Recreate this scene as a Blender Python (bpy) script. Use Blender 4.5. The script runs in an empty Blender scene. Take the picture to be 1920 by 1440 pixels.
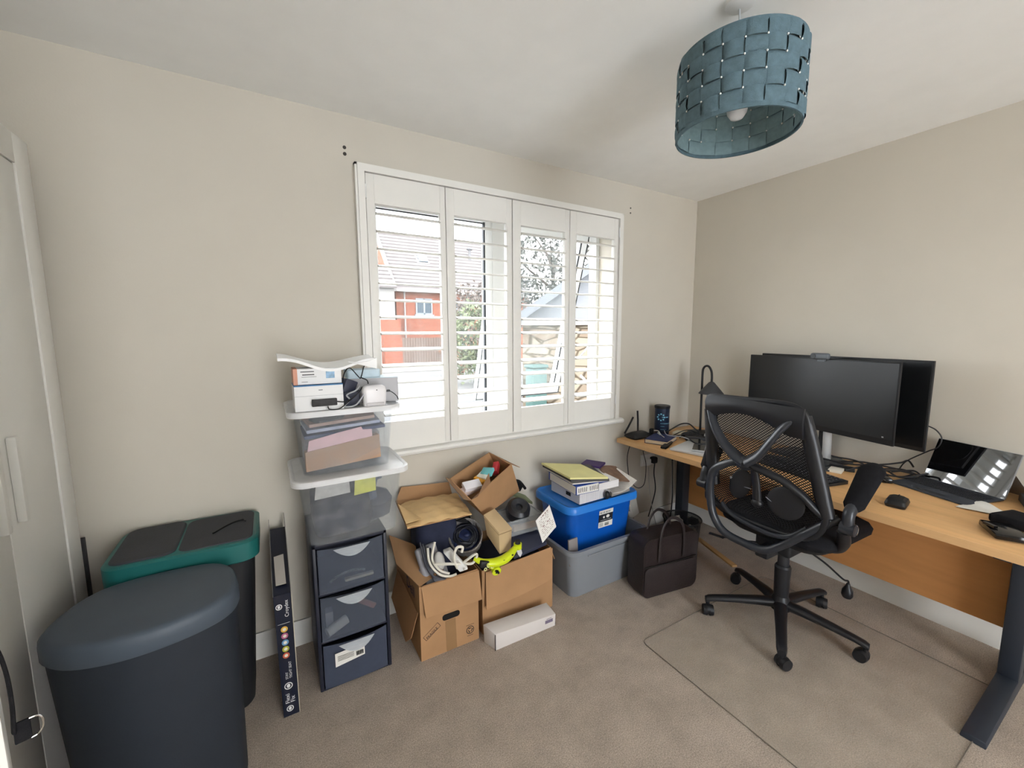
import bpy, bmesh, math, random
from mathutils import Vector, Matrix
random.seed(7)
C = bpy.context.scene.collection
sc = bpy.context.scene
PI = math.pi

# ------------------------------------------------------------------ camera
cd = bpy.data.cameras.new('camera'); cam = bpy.data.objects.new('camera', cd); C.objects.link(cam)
cd.sensor_fit = 'HORIZONTAL'; cd.sensor_width = 36; cd.lens = 777/1920*36; cd.clip_start = .02; cd.clip_end = 300
cam.matrix_world = Matrix(((0.86163519, 0.0647846, -0.50337635, 0), (-0.5075036, 0.10023011, -0.85580022, 0),
                           (-0.00498921, 0.9928529, 0.11924021, 1.437), (0, 0, 0, 1)))
sc.camera = cam
# ------------------------------------------------------------------ sky, sun, exposure
w = bpy.data.worlds.new('sky'); sc.world = w; w.use_nodes = True
nt = w.node_tree; bg = nt.nodes['Background']
tc = nt.nodes.new('ShaderNodeTexCoord'); nz = nt.nodes.new('ShaderNodeTexNoise'); rp = nt.nodes.new('ShaderNodeValToRGB')
nz.inputs['Scale'].default_value = 2.2; nz.inputs['Detail'].default_value = 5
rp.color_ramp.elements[0].position = .4; rp.color_ramp.elements[0].color = (.86, .92, 1, 1)
rp.color_ramp.elements[1].position = .6; rp.color_ramp.elements[1].color = (1, .985, .955, 1)
nt.links.new(tc.outputs['Generated'], nz.inputs['Vector']); nt.links.new(nz.outputs['Fac'], rp.inputs['Fac'])
nt.links.new(rp.outputs['Color'], bg.inputs['Color'])
bg.inputs['Strength'].default_value = 9
sd = bpy.data.lights.new('sun', 'SUN'); sun = bpy.data.objects.new('sun', sd); C.objects.link(sun)
sd.energy = 2.5; sd.angle = math.radians(14); sd.color = (1, .95, .88)
sun.rotation_euler = (math.radians(52), 0, math.radians(-70))
vs = sc.view_settings; vs.view_transform = 'Standard'; vs.look = 'None'; vs.gamma = 1; vs.use_curve_mapping = False
vs.exposure = 0.66

# ------------------------------------------------------------------ materials
def lin(c):
    c = c/255
    return c/12.92 if c <= .04045 else ((c+.055)/1.055)**2.4
def col(r, g, b): return (lin(r), lin(g), lin(b), 1)
MC = {}
def mat(name, rgb, rough=.5, metal=0, spec=.5, var=0, vscale=8, bump=0, bscale=200, trans=0, ior=1.45, coat=0, sheen=0, alpha=1, stretch=None, detail=4):
    if name in MC: return MC[name]
    m = bpy.data.materials.new(name); m.use_nodes = True; t = m.node_tree; p = t.nodes['Principled BSDF']
    c = col(*rgb)
    p.inputs['Base Color'].default_value = c; p.inputs['Roughness'].default_value = rough; p.inputs['Metallic'].default_value = metal
    p.inputs['Specular IOR Level'].default_value = spec; p.inputs['Transmission Weight'].default_value = trans; p.inputs['IOR'].default_value = ior
    p.inputs['Coat Weight'].default_value = coat; p.inputs['Sheen Weight'].default_value = sheen; p.inputs['Alpha'].default_value = alpha
    tcn = t.nodes.new('ShaderNodeTexCoord'); vec = tcn.outputs['Object']
    if stretch:
        mp = t.nodes.new('ShaderNodeMapping'); mp.inputs['Scale'].default_value = stretch; t.links.new(vec, mp.inputs['Vector']); vec = mp.outputs['Vector']
    n = t.nodes.new('ShaderNodeTexNoise'); n.inputs['Scale'].default_value = vscale; n.inputs['Detail'].default_value = detail
    t.links.new(vec, n.inputs['Vector'])
    r = t.nodes.new('ShaderNodeValToRGB'); v = max(var, .015)
    r.color_ramp.elements[0].position = .3; r.color_ramp.elements[1].position = .7
    r.color_ramp.elements[0].color = tuple(max(0, x*(1-v)) for x in c[:3])+(1,); r.color_ramp.elements[1].color = tuple(min(1, x*(1+v)) for x in c[:3])+(1,)
    t.links.new(n.outputs['Fac'], r.inputs['Fac']); t.links.new(r.outputs['Color'], p.inputs['Base Color'])
    if bump:
        n2 = t.nodes.new('ShaderNodeTexNoise'); n2.inputs['Scale'].default_value = bscale; n2.inputs['Detail'].default_value = 3
        t.links.new(vec, n2.inputs['Vector'])
        b = t.nodes.new('ShaderNodeBump'); b.inputs['Strength'].default_value = bump; b.inputs['Distance'].default_value = .004
        t.links.new(n2.outputs['Fac'], b.inputs['Height']); t.links.new(b.outputs['Normal'], p.inputs['Normal'])
    MC[name] = m; return m
def clear(name, rgb, fac, rough=.15):
    """plastic you can see through: a mix of a transparent and a glossy plastic surface"""
    if name in MC: return MC[name]
    m = mat(name, rgb, rough, spec=.5); t = m.node_tree
    out = t.nodes['Material Output']; p = t.nodes['Principled BSDF']
    tr = t.nodes.new('ShaderNodeBsdfTransparent'); tr.inputs['Color'].default_value = (.95, .96, .97, 1)
    mx = t.nodes.new('ShaderNodeMixShader'); n = t.nodes.new('ShaderNodeTexNoise'); n.inputs['Scale'].default_value = 6
    mr = t.nodes.new('ShaderNodeMapRange'); mr.inputs['To Min'].default_value = max(0, fac-.08); mr.inputs['To Max'].default_value = min(1, fac+.08)
    t.links.new(n.outputs['Fac'], mr.inputs['Value']); t.links.new(mr.outputs['Result'], mx.inputs['Fac'])
    t.links.new(tr.outputs[0], mx.inputs[1]); t.links.new(p.outputs[0], mx.inputs[2]); t.links.new(mx.outputs[0], out.inputs['Surface'])
    return m
def net(name, rgb, su, sv, fill):
    """woven net: diamond openings are see-through, threads are cloth (uses the sheet's own UV)"""
    if name in MC: return MC[name]
    m = mat(name, rgb, .7, spec=.3); t = m.node_tree; out = t.nodes['Material Output']; p = t.nodes['Principled BSDF']
    uv = t.nodes.new('ShaderNodeTexCoord'); sp = t.nodes.new('ShaderNodeSeparateXYZ'); t.links.new(uv.outputs['UV'], sp.inputs[0])
    def M(op, a, b=None):
        n = t.nodes.new('ShaderNodeMath'); n.operation = op
        for i, x in enumerate((a, b)):
            if x is None: continue
            if isinstance(x, (int, float)): n.inputs[i].default_value = x
            else: t.links.new(x, n.inputs[i])
        return n.outputs[0]
    a = M('MULTIPLY', sp.outputs[0], 1/su); b = M('MULTIPLY', sp.outputs[1], 1/sv)
    f1 = M('FRACT', M('ADD', a, b)); f2 = M('FRACT', M('ADD', M('SUBTRACT', a, b), 500.0))
    g1 = M('GREATER_THAN', f1, fill); g2 = M('GREATER_THAN', f2, fill)
    hole = M('MULTIPLY', g1, g2)
    tr = t.nodes.new('ShaderNodeBsdfTransparent'); mx = t.nodes.new('ShaderNodeMixShader')
    t.links.new(hole, mx.inputs['Fac']); t.links.new(p.outputs[0], mx.inputs[1]); t.links.new(tr.outputs[0], mx.inputs[2]); t.links.new(mx.outputs[0], out.inputs['Surface'])
    return m
def brick(name, c1, c2, mortar, scale, rough=.9, bw=.5, rh=.25):
    if name in MC: return MC[name]
    m = mat(name, c1, rough, spec=.1); t = m.node_tree; p = t.nodes['Principled BSDF']
    b = t.nodes.new('ShaderNodeTexBrick'); tcn = t.nodes.new('ShaderNodeTexCoord'); mp = t.nodes.new('ShaderNodeMapping'); mp.inputs['Rotation'].default_value = (PI/2, 0, 0)
    t.links.new(tcn.outputs['Object'], mp.inputs['Vector']); t.links.new(mp.outputs['Vector'], b.inputs['Vector'])
    b.inputs['Color1'].default_value = col(*c1); b.inputs['Color2'].default_value = col(*c2); b.inputs['Mortar'].default_value = col(*mortar)
    b.inputs['Scale'].default_value = scale; b.inputs['Mortar Size'].default_value = .02; b.inputs['Brick Width'].default_value = bw; b.inputs['Row Height'].default_value = rh
    t.links.new(b.outputs['Color'], p.inputs['Base Color']); return m

# ------------------------------------------------------------------ mesh building
def catmull(pts, n=8, closed=False):
    P = [Vector(p) for p in pts]; out = []; N = len(P)
    if N < 3: return P
    rng = range(N if closed else N-1)
    for i in rng:
        if closed: p0, p1, p2, p3 = P[(i-1) % N], P[i], P[(i+1) % N], P[(i+2) % N]
        else: p0, p1, p2, p3 = P[max(i-1, 0)], P[i], P[i+1], P[min(i+2, N-1)]
        for k in range(n):
            t = k/n
            out.append(.5*((2*p1)+(-p0+p2)*t+(2*p0-5*p1+4*p2-p3)*t*t+(-p0+3*p1-3*p2+p3)*t**3))
    if not closed: out.append(P[-1])
    return out
class MB:
    def __init__(s): s.bm = bmesh.new(); s.uv = None
    def face(s, vs):
        try: return s.bm.faces.new(vs)
        except ValueError: return None
    def box(s, c, d, R=None, bev=0, seg=2):
        x, y, z = d[0]/2, d[1]/2, d[2]/2; R = R or Matrix.Identity(3); c = Vector(c)
        v = [s.bm.verts.new(c+R @ Vector(p)) for p in ((-x,-y,-z),(x,-y,-z),(x,y,-z),(-x,y,-z),(-x,-y,z),(x,-y,z),(x,y,z),(-x,y,z))]
        fs = [s.bm.faces.new([v[i] for i in f]) for f in ((0,3,2,1),(4,5,6,7),(0,1,5,4),(1,2,6,5),(2,3,7,6),(3,0,4,7))]
        if bev:
            es = list({e for f in fs for e in f.edges})
            bmesh.ops.bevel(s.bm, geom=es, offset=bev, segments=seg, profile=.5, affect='EDGES')
        return s
    def span(s, a, b, bev=0, seg=2):
        return s.box([(a[i]+b[i])/2 for i in range(3)], [abs(b[i]-a[i]) for i in range(3)], bev=bev, seg=seg)
    def hexa(s, p, bev=0):
        """eight corners: four of one face in order, then the four opposite"""
        v = [s.bm.verts.new(Vector(q)) for q in p]
        fs = [s.bm.faces.new([v[i] for i in f]) for f in ((0,1,2,3),(7,6,5,4),(0,4,5,1),(1,5,6,2),(2,6,7,3),(3,7,4,0))]
        if bev: bmesh.ops.bevel(s.bm, geom=list({e for f in fs for e in f.edges}), offset=bev, segments=2, profile=.5, affect='EDGES')
        return s
    def slab(s, q, th):
        """a bent or flat quad sheet with thickness; q = list of corner points of a polygon"""
        P = [Vector(p) for p in q]; n = (P[1]-P[0]).cross(P[2]-P[1]).normalized()*th
        a = [s.bm.verts.new(p) for p in P]; b = [s.bm.verts.new(p+n) for p in P]
        s.face(a[::-1]); s.face(b); N = len(P)
        for i in range(N): s.face([a[i], a[(i+1) % N], b[(i+1) % N], b[i]])
        return s
    def rings(s, R, close=True, cap=True):
        V = [[s.bm.verts.new(Vector(p)) for p in r] for r in R]; n = len(V[0])
        for i in range(len(V)-1):
            for j in range(n if close else n-1):
                k = (j+1) % n; s.face([V[i][j], V[i][k], V[i+1][k], V[i+1][j]])
        if cap and close: s.face(V[0][::-1]); s.face(V[-1])
        return s
    def sheet(s, fn, nu, nv, th=0, uvs=None):
        """surface fn(u,v) -> point; thickness th along normal"""
        P = [[Vector(fn(i/nu, j/nv)) for j in range(nv+1)] for i in range(nu+1)]
        V = [[s.bm.verts.new(p) for p in r] for r in P]
        fs = []
        for i in range(nu):
            for j in range(nv):
                f = s.face([V[i][j], V[i+1][j], V[i+1][j+1], V[i][j+1]]); fs.append((f, i, j))
        if uvs:
            L = s.bm.loops.layers.uv.verify()
            for f, i, j in fs:
                for l, (a, b) in zip(f.loops, ((i, j), (i+1, j), (i+1, j+1), (i, j+1))): l[L].uv = (a/nu*uvs[0], b/nv*uvs[1])
        if th:
            s.bm.normal_update()
            B = [[None]*(nv+1) for _ in range(nu+1)]
            for i in range(nu+1):
                for j in range(nv+1):
                    B[i][j] = s.bm.verts.new(V[i][j].co-V[i][j].normal*th)
            for i in range(nu):
                for j in range(nv): s.face([B[i][j], B[i][j+1], B[i+1][j+1], B[i+1][j]])
            for i in range(nu):
                s.face([V[i][0], B[i][0], B[i+1][0], V[i+1][0]]); s.face([V[i+1][nv], B[i+1][nv], B[i][nv], V[i][nv]])
            for j in range(nv):
                s.face([V[0][j+1], B[0][j+1], B[0][j], V[0][j]]); s.face([V[nu][j], B[nu][j], B[nu][j+1], V[nu][j+1]])
        return s
    def tube(s, pts, r, seg=8, closed=False, flat=1.0, up=None):
        P = [Vector(p) for p in pts]; N = len(P); R = r if isinstance(r, (list, tuple)) else [r]*N
        T = []
        for i in range(N):
            if closed: t = P[(i+1) % N]-P[i-1]
            else: t = P[min(i+1, N-1)]-P[max(i-1, 0)]
            T.append(t.normalized() if t.length > 1e-9 else Vector((0, 0, 1)))
        u = Vector(up) if up else (Vector((0, 0, 1)) if abs(T[0].z) < .9 else Vector((1, 0, 0)))
        rings = []
        for i in range(N):
            if up: u = Vector(up)
            a = T[i].cross(u)
            if a.length < 1e-6: a = T[i].cross(Vector((1, .01, 0)))
            a.normalize(); b = a.cross(T[i]).normalized(); u = b if not up else u
            rr = R[min(i, len(R)-1)] if len(R) == N else R[0]+(R[-1]-R[0])*i/(N-1)
            rings.append([P[i]+a*rr*math.cos(2*PI*k/seg)+b*rr*flat*math.sin(2*PI*k/seg) for k in range(seg)])
        if closed: rings.append(rings[0]); s.rings(rings, cap=False); bmesh.ops.remove_doubles(s.bm, verts=s.bm.verts, dist=1e-6)
        else: s.rings(rings)
        return s
    def rope(s, pts, r, seg=8, n=8, closed=False, **k): return s.tube(catmull(pts, n, closed), r, seg, closed, **k)
    def lathe(s, prof, c=(0, 0, 0), seg=32, cap=True, M=None):
        c = Vector(c); R = []
        for r, z in prof:
            ring = [Vector((r*math.cos(2*PI*k/seg), r*math.sin(2*PI*k/seg), z)) for k in range(seg)]
            R.append([c+(M @ p if M else p) for p in ring])
        return s.rings(R, cap=cap)
    def cyl(s, a, b, r, r2=None, seg=20):
        return s.tube([a, b], [r, r if r2 is None else r2], seg)
    def prism(s, poly, z0, z1, axis='z', bev=0):
        f = {'z': lambda p, h: (p[0], p[1], h), 'y': lambda p, h: (p[0], h, p[1]), 'x': lambda p, h: (h, p[0], p[1])}[axis]
        a = [s.bm.verts.new(f(p, z0)) for p in poly]; b = [s.bm.verts.new(f(p, z1)) for p in poly]; n = len(a)
        fs = [s.face(a[::-1]), s.face(b)]+[s.face([a[i], a[(i+1) % n], b[(i+1) % n], b[i]]) for i in range(n)]
        if bev: bmesh.ops.bevel(s.bm, geom=list({e for x in fs if x for e in x.edges}), offset=bev, segments=2, profile=.5, affect='EDGES')
        return s
    def ball(s, c, r, sc_=(1, 1, 1), seg=16, R=None):
        M = Matrix.Translation(c) @ (R.to_4x4() if R else Matrix.Identity(4)) @ Matrix.Diagonal((r*sc_[0], r*sc_[1], r*sc_[2], 1))
        bmesh.ops.create_uvsphere(s.bm, u_segments=seg, v_segments=max(6, seg//2), radius=1, matrix=M); return s
    def build(s, name, m, parent=None, angle=35, W=True, mods=None):
        bmesh.ops.recalc_face_normals(s.bm, faces=s.bm.faces)
        me = bpy.data.meshes.new(name)
        if parent is not None and W:
            s.bm.transform(wm(parent).inverted())
        s.bm.to_mesh(me); s.bm.free()
        me.shade_smooth(); me.set_sharp_from_angle(angle=math.radians(angle))
        o = bpy.data.objects.new(name, me); C.objects.link(o); me.materials.append(m)
        if parent is not None: o.parent = parent
        return o
def wm(o):
    m = o.matrix_basis.copy()
    while o.parent: o = o.parent; m = o.matrix_basis @ m
    return m
def thing(name, label, cat, loc=(0, 0, 0), rz=0, group=None):
    o = bpy.data.objects.new(name, None); C.objects.link(o); o.location = loc; o.rotation_euler = (0, 0, rz); o.empty_display_size = .05
    o['label'] = label; o['category'] = cat
    if group: o['group'] = group
    return o
def solo(name, label, cat, mb, m, group=None, angle=35):
    """a thing that is one mesh: origin at the middle of its base"""
    mb.bm.verts.ensure_lookup_table(); vs_ = [v.co for v in mb.bm.verts]
    c = Vector(((min(v.x for v in vs_)+max(v.x for v in vs_))/2, (min(v.y for v in vs_)+max(v.y for v in vs_))/2, min(v.z for v in vs_)))
    mb.bm.transform(Matrix.Translation(-c)); o = mb.build(name, m, angle=angle); o.location = c
    o['label'] = label; o['category'] = cat
    if group: o['group'] = group
    return o
def struct(name, mb, m, parent=None):
    o = mb.build(name, m, parent)
    if parent is None: o['kind'] = 'structure'
    return o
def lettering(parent, items, m, name='lettering'):
    """items: (text, size, origin, xdir, ydir) - letters lie on a surface, slightly raised"""
    bm = bmesh.new()
    for txt, size, org, xd, yd in items:
        cu = bpy.data.curves.new('t', 'FONT'); cu.body = txt; cu.size = size; cu.extrude = .0002; cu.resolution_u = 3
        o = bpy.data.objects.new('t', cu); C.objects.link(o); bpy.context.view_layer.update()
        me = bpy.data.meshes.new_from_object(o.evaluated_get(bpy.context.evaluated_depsgraph_get()))
        xd = Vector(xd).normalized(); yd = Vector(yd).normalized(); zd = xd.cross(yd).normalized()
        M = Matrix((xd, yd, zd)).transposed().to_4x4(); M.translation = Vector(org)
        me.transform(M); bm.from_mesh(me); bpy.data.objects.remove(o); bpy.data.curves.remove(cu); bpy.data.meshes.remove(me)
    mb = MB(); mb.bm.free(); mb.bm = bm
    return mb.build(name, m, parent)
def rrect(x0, x1, y0, y1, r, n=5):
    out = []
    for cx, cy, a in ((x1-r, y1-r, 0), (x0+r, y1-r, PI/2), (x0+r, y0+r, PI), (x1-r, y0+r, 1.5*PI)):
        for k in range(n+1): t = a+PI/2*k/n; out.append((cx+r*math.cos(t), cy+r*math.sin(t)))
    return out
def Rz(a): return Matrix.Rotation(a, 3, 'Z')
def Rx(a): return Matrix.Rotation(a, 3, 'X')
def Ry(a): return Matrix.Rotation(a, 3, 'Y')
def tub(mb, x0, x1, y0, y1, z0, z1, taper, r=.03, th=.003, inner=True):
    """open tub wall: rounded rectangle, narrower at the base"""
    R = []
    for f, z, t in ((1, z0, 0), (1, z0, 0), (0, z1, 0)):
        k = taper*f; R.append([(x, y, z) for x, y in rrect(x0+k, x1-k, y0+k, y1-k, r)])
    R.append([(x, y, z1) for x, y in rrect(x0+th, x1-th, y0+th, y1-th, r)])
    R.append([(x, y, z0+th) for x, y in rrect(x0+taper+th, x1-taper-th, y0+taper+th, y1-taper-th, r)])
    mb.rings(R[1:]); return mb
def band(mb, x0, x1, y0, y1, r, z0, z1, wd):
    """a rim: rounded rectangular hoop of rectangular section"""
    o = rrect(x0-wd, x1+wd, y0-wd, y1+wd, r+wd); i = rrect(x0, x1, y0, y1, r)
    R = [[(x, y, z0) for x, y in i], [(x, y, z0) for x, y in o], [(x, y, z1) for x, y in o], [(x, y, z1) for x, y in i], [(x, y, z0) for x, y in i]]
    mb.rings(R, cap=False); bmesh.ops.remove_doubles(mb.bm, verts=mb.bm.verts, dist=1e-6); return mb

wallm = mat('wall_paint', (204, 198, 186), .9, spec=.2, var=.02, vscale=3, bump=.05, bscale=180)
ceilm = mat('ceiling_paint', (246, 246, 244), .95, spec=.1)
whitem = mat('white_gloss_paint', (228, 227, 222), .35, spec=.4, var=.01)
shutm = mat('shutter_white', (230, 228, 222), .4, spec=.35)
upvc = mat('white_upvc', (220, 221, 220), .3)
gasket = mat('black_gasket', (38, 42, 46), .6)
blackp = mat('black_plastic', (30, 31, 34), .45, spec=.4, var=.1, bump=.05, bscale=400)
blackg = mat('black_gloss', (14, 15, 18), .12, spec=.5)
blackf = mat('black_fabric', (26, 26, 29), .9, spec=.2, var=.2, vscale=60, bump=.3, bscale=500)
chrome = mat('chrome', (205, 205, 205), .15, metal=1)
card = mat('cardboard', (172, 134, 98), .85, spec=.2, var=.06, vscale=9, bump=.08, bscale=60)
cardin = mat('cardboard_inner', (150, 112, 80), .9, spec=.2, var=.06, vscale=9)
ink = mat('print_ink', (24, 24, 30), .8)
paper = mat('white_paper', (228, 226, 220), .8, var=.02)
whitep = mat('white_plastic', (226, 226, 224), .35)
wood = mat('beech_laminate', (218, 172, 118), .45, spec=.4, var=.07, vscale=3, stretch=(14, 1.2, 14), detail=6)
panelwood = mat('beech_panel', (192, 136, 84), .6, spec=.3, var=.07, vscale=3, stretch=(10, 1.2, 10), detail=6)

# ------------------------------------------------------------------ room
XR, YB, ZC, XL = 2.80, 2.052, 2.40, -1.25
WX0, WX1, WZ0, WZ1 = .43, 2.03, .86, 2.175      # window opening in the wall
m = MB(); m.span((XL-.1, -3.0, -.12), (XR+.1, YB+.0, 0)); 
carpet = mat('carpet', (192, 178, 164), 1, spec=.05, var=.3, vscale=230, bump=.9, bscale=420)
t_ = carpet.node_tree; p_ = t_.nodes['Principled BSDF']; old = p_.inputs['Base Color'].links[0].from_socket
n_ = t_.nodes.new('ShaderNodeTexNoise'); n_.inputs['Scale'].default_value = 7; n_.inputs['Detail'].default_value = 6; n_.inputs['Roughness'].default_value = .65
tcc = t_.nodes.new('ShaderNodeTexCoord'); t_.links.new(tcc.outputs['Object'], n_.inputs['Vector'])
mr_ = t_.nodes.new('ShaderNodeMapRange'); mr_.inputs['From Min'].default_value = .35; mr_.inputs['From Max'].default_value = .7; mr_.inputs['To Min'].default_value = .84; mr_.inputs['To Max'].default_value = 1.08
t_.links.new(n_.outputs['Fac'], mr_.inputs['Value'])
mu_ = t_.nodes.new('ShaderNodeMix'); mu_.data_type = 'RGBA'; mu_.blend_type = 'MULTIPLY'; mu_.inputs['Factor'].default_value = 1
t_.links.new(old, mu_.inputs['A']); t_.links.new(mr_.outputs['Result'], mu_.inputs['B']); t_.links.new(mu_.outputs['Result'], p_.inputs['Base Color'])
struct('floor', m, carpet)
m = MB(); m.span((XL-.1, -3.0, ZC), (XR+.1, YB+.3, ZC+.1)); struct('ceiling', m, ceilm)
m = MB()
m.span((XL-.1, YB, -.12), (WX0, YB+.3, ZC)); m.span((WX1, YB, -.12), (XR+.1, YB+.3, ZC))
m.span((WX0, YB, -.12), (WX1, YB+.3, WZ0)); m.span((WX0, YB, WZ1), (WX1, YB+.3, ZC)); struct('wall_back', m, wallm)
m = MB(); m.span((XR, -3.0, 0), (XR+.1, YB, ZC)); struct('wall_right', m, wallm)
m = MB(); m.span((XL-.1, -3.0, 0), (XL, YB, ZC)); struct('wall_left', m, wallm)
# unseen wall behind the camera; its opening is added to let in sky fill
m = MB(); m.span((XL, -3.1, 0), (.15, -3.0, ZC)); m.span((1.45, -3.1, 0), (XR, -3.0, ZC)); m.span((.15, -3.1, 2.3), (1.45, -3.0, ZC)); struct('wall_front', m, wallm)
skp = [(0, 0), (0, .105), (.006, .12), (.014, .12), (.018, .105), (.018, 0)]
m = MB(); m.prism([(YB-p, q) for p, q in skp], XL, XR, 'x'); struct('baseboard_back', m, whitem)
m = MB(); m.prism([(XR-p, q) for p, q in skp], -3.0, YB-.018, 'y'); struct('baseboard_right', m, whitem)
# plug holes left by a curtain rail
for (x, z), d in (((.352, 2.262), 'upper of the two dark plug holes left of the window top'), ((.352, 2.235), 'lower of the two dark plug holes left of the window top'),
                  ((2.118, 2.256), 'upper of the two dark plug holes right of the window top'), ((2.118, 2.225), 'lower of the two dark plug holes right of the window top')):
    m = MB(); m.cyl((x, YB-.002, z), (x, YB+.012, z), .0075 if x < 1 else .005, seg=14)
    solo('wall_plug', d, 'wall plug', m, mat('plug_brown', (70, 66, 62), .7), 'empty plug holes in the window wall')
# window sill
m = MB(); prof = [(YB+.2, .835), (YB+.2, .868), (YB-.04, .868), (YB-.052, .862), (YB-.057, .851), (YB-.052, .84), (YB-.04, .835)]
m.prism(prof, .40, 2.055, 'x'); struct('trim_1', m, whitem)

# window set in the outer part of the wall
win = bpy.data.objects.new('window_1', None); C.objects.link(win); win.location = (1.24, 2.27, .868); win['kind'] = 'structure'
m = MB(); y0, y1 = 2.245, 2.315
def fr(m, a, b, c, d, y0, y1, wd): # x0 x1 z0 z1
    m.span((a, y0, c), (a+wd, y1, d)); m.span((b-wd, y0, c), (b, y1, d)); m.span((a+wd, y0, c), (b-wd, y1, c+wd)); m.span((a+wd, y0, d-wd), (b-wd, y1, d))
fr(m, WX0, WX1+.02, .868, WZ1+.005, y0, y1, .05); m.span((1.19, y0, .918), (1.27, y1, 2.13)); m.build('frame', upvc, win)
m = MB(); fr(m, .478, 1.192, .914, 2.134, y0+.004, y1-.01, .045); m.build('fixed_bead', upvc, win)
m = MB(); fr(m, .522, 1.150, .958, 2.09, y0+.028, y0+.032, .006); m.span((1.138, y0+.012, .96), (1.149, y0+.03, 2.09)); m.build('gasket', gasket, win)
m = MB(); m.span((.53, y0+.03, .965), (1.145, y0+.034, 2.083)); glass = clear('window_glass', (225, 235, 235), .07, .02); m.build('pane', glass, win)
m = MB(); fr(m, 1.262, 2.01, .906, 2.14, y1-.004, y1+.002, .008); m.build('casement_gasket', gasket, win)
# casement hung at its head and pushed out at the foot
sash = bpy.data.objects.new('sash', None); C.objects.link(sash); sash.parent = win
sash.location = (0, .05, 1.262); sash.rotation_euler = (math.radians(17), 0, 0)
m = MB(); sx0, sx1, sz0, sz1 = .03, .765, -1.215, 0.0
fr(m, sx0, sx1, sz0, sz1, 0, .055, .06); o = m.build('sash_frame', upvc, sash, W=False)
m = MB(); fr(m, sx0+.055, sx1-.055, sz0+.055, sz1-.055, -.004, .002, .010); fr(m, sx0-.002, sx1+.002, sz0-.002, sz1+.002, -.003, .0, .008); m.build('sash_gasket', gasket, sash, W=False)
m = MB(); m.span((sx0+.06, .02, sz0+.06), (sx1-.06, .024, sz1-.06)); m.build('sash_pane', glass, sash, W=False)
m = MB(); m.box(((sx0+sx1)/2-.13, -.01, sz0+.03), (.018, .014, .05), bev=.003); m.box(((sx0+sx1)/2-.14, -.025, sz0+.075), (.014, .012, .10), R=Ry(.25), bev=.003); m.build('sash_handle', upvc, sash, W=False)
m = MB(); m.box((1.995, 2.335, 1.10), (.012, .12, .012), R=Rx(.5)); m.box((1.995, 2.335, 1.32), (.008, .16, .01), R=Rx(-.7)); m.build('stay', chrome, win)

# ------------------------------------------------------------------ plantation shutters
YS0, YS1 = 2.022, 2.050   # front and back faces of panels
sf = thing('window_shutters', 'white plantation shutters with four louvred panels in front of the window', 'shutters', (1.21, 2.03, .868))
m = MB()
m.span((.395, 2.012, .868), (.425, 2.075, 2.19)); m.span((1.992, 2.012, .868), (2.02, 2.075, 2.19)); m.span((.425, 2.012, 2.165), (1.992, 2.075, 2.19)); m.span((.425, 2.03, .868), (1.992, 2.075, .876))
m.span((.385, 2.020, .868), (.395, 2.052, 2.2)); m.span((2.02, 2.020, .868), (2.03, 2.052, 2.2)); m.span((.385, 2.02, 2.19), (2.03, 2.052, 2.2))
m.build('surround', shutm, sf)
for z in (2.08, 1.0):
    for x in (.426, 1.991):
        m = MB(); m.cyl((x, 2.016, z-.03), (x, 2.016, z+.03), .0045, seg=10); m.build('hinge', whitep, sf)
PB = [(.429, .8085, .467, .780), (.8115, 1.194, .856, 1.172-.012), (1.199, 1.592, 1.252, 1.560), (1.595, 1.988, 1.646, 1.955)]
PL = ['', '', '', '']
LZ0, LZ1 = 1.012, 2.034
for (a, b, oa, ob), lab in zip(PB, PL):
    m = MB(); m.span((a, YS0, .877), (oa, YS1, 2.162), bev=.002); m.span((ob, YS0, .877), (b, YS1, 2.162), bev=.002)
    m.span((oa, YS0+.001, LZ1), (ob, YS1-.001, 2.162)); m.span((oa, YS0+.001, .877), (ob, YS1-.001, LZ0)); p = m.build('shutter_panel', shutm, sf)
    n = 13; pitch = (LZ1-LZ0)/n
    for k in range(n):
        z = LZ0+pitch*(k+.5)
        ring = [(.038*math.cos(t), .0055*math.sin(t)) for t in [2*PI*i/12 for i in range(12)]]
        tl = math.radians(9)
        R = []
        for x in (oa+.003, ob-.003):
            R.append([(x, 2.040+c*math.cos(tl)-s_*math.sin(tl), z+c*math.sin(tl)+s_*math.cos(tl)) for c, s_ in ring])
        m = MB(); m.rings(R); m.build('louver', shutm, p, angle=60)
# blue sticker-like block on the sill outside, seen under the lowest slat of the right panel
m = MB(); m.span((1.80, 2.10, .872), (1.87, 2.16, .985), bev=.004)
solo('sponge_block', 'bright blue block standing on the sill behind the right shutter panel', 'block', m, mat('bright_blue', (20, 150, 225), .5))

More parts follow.
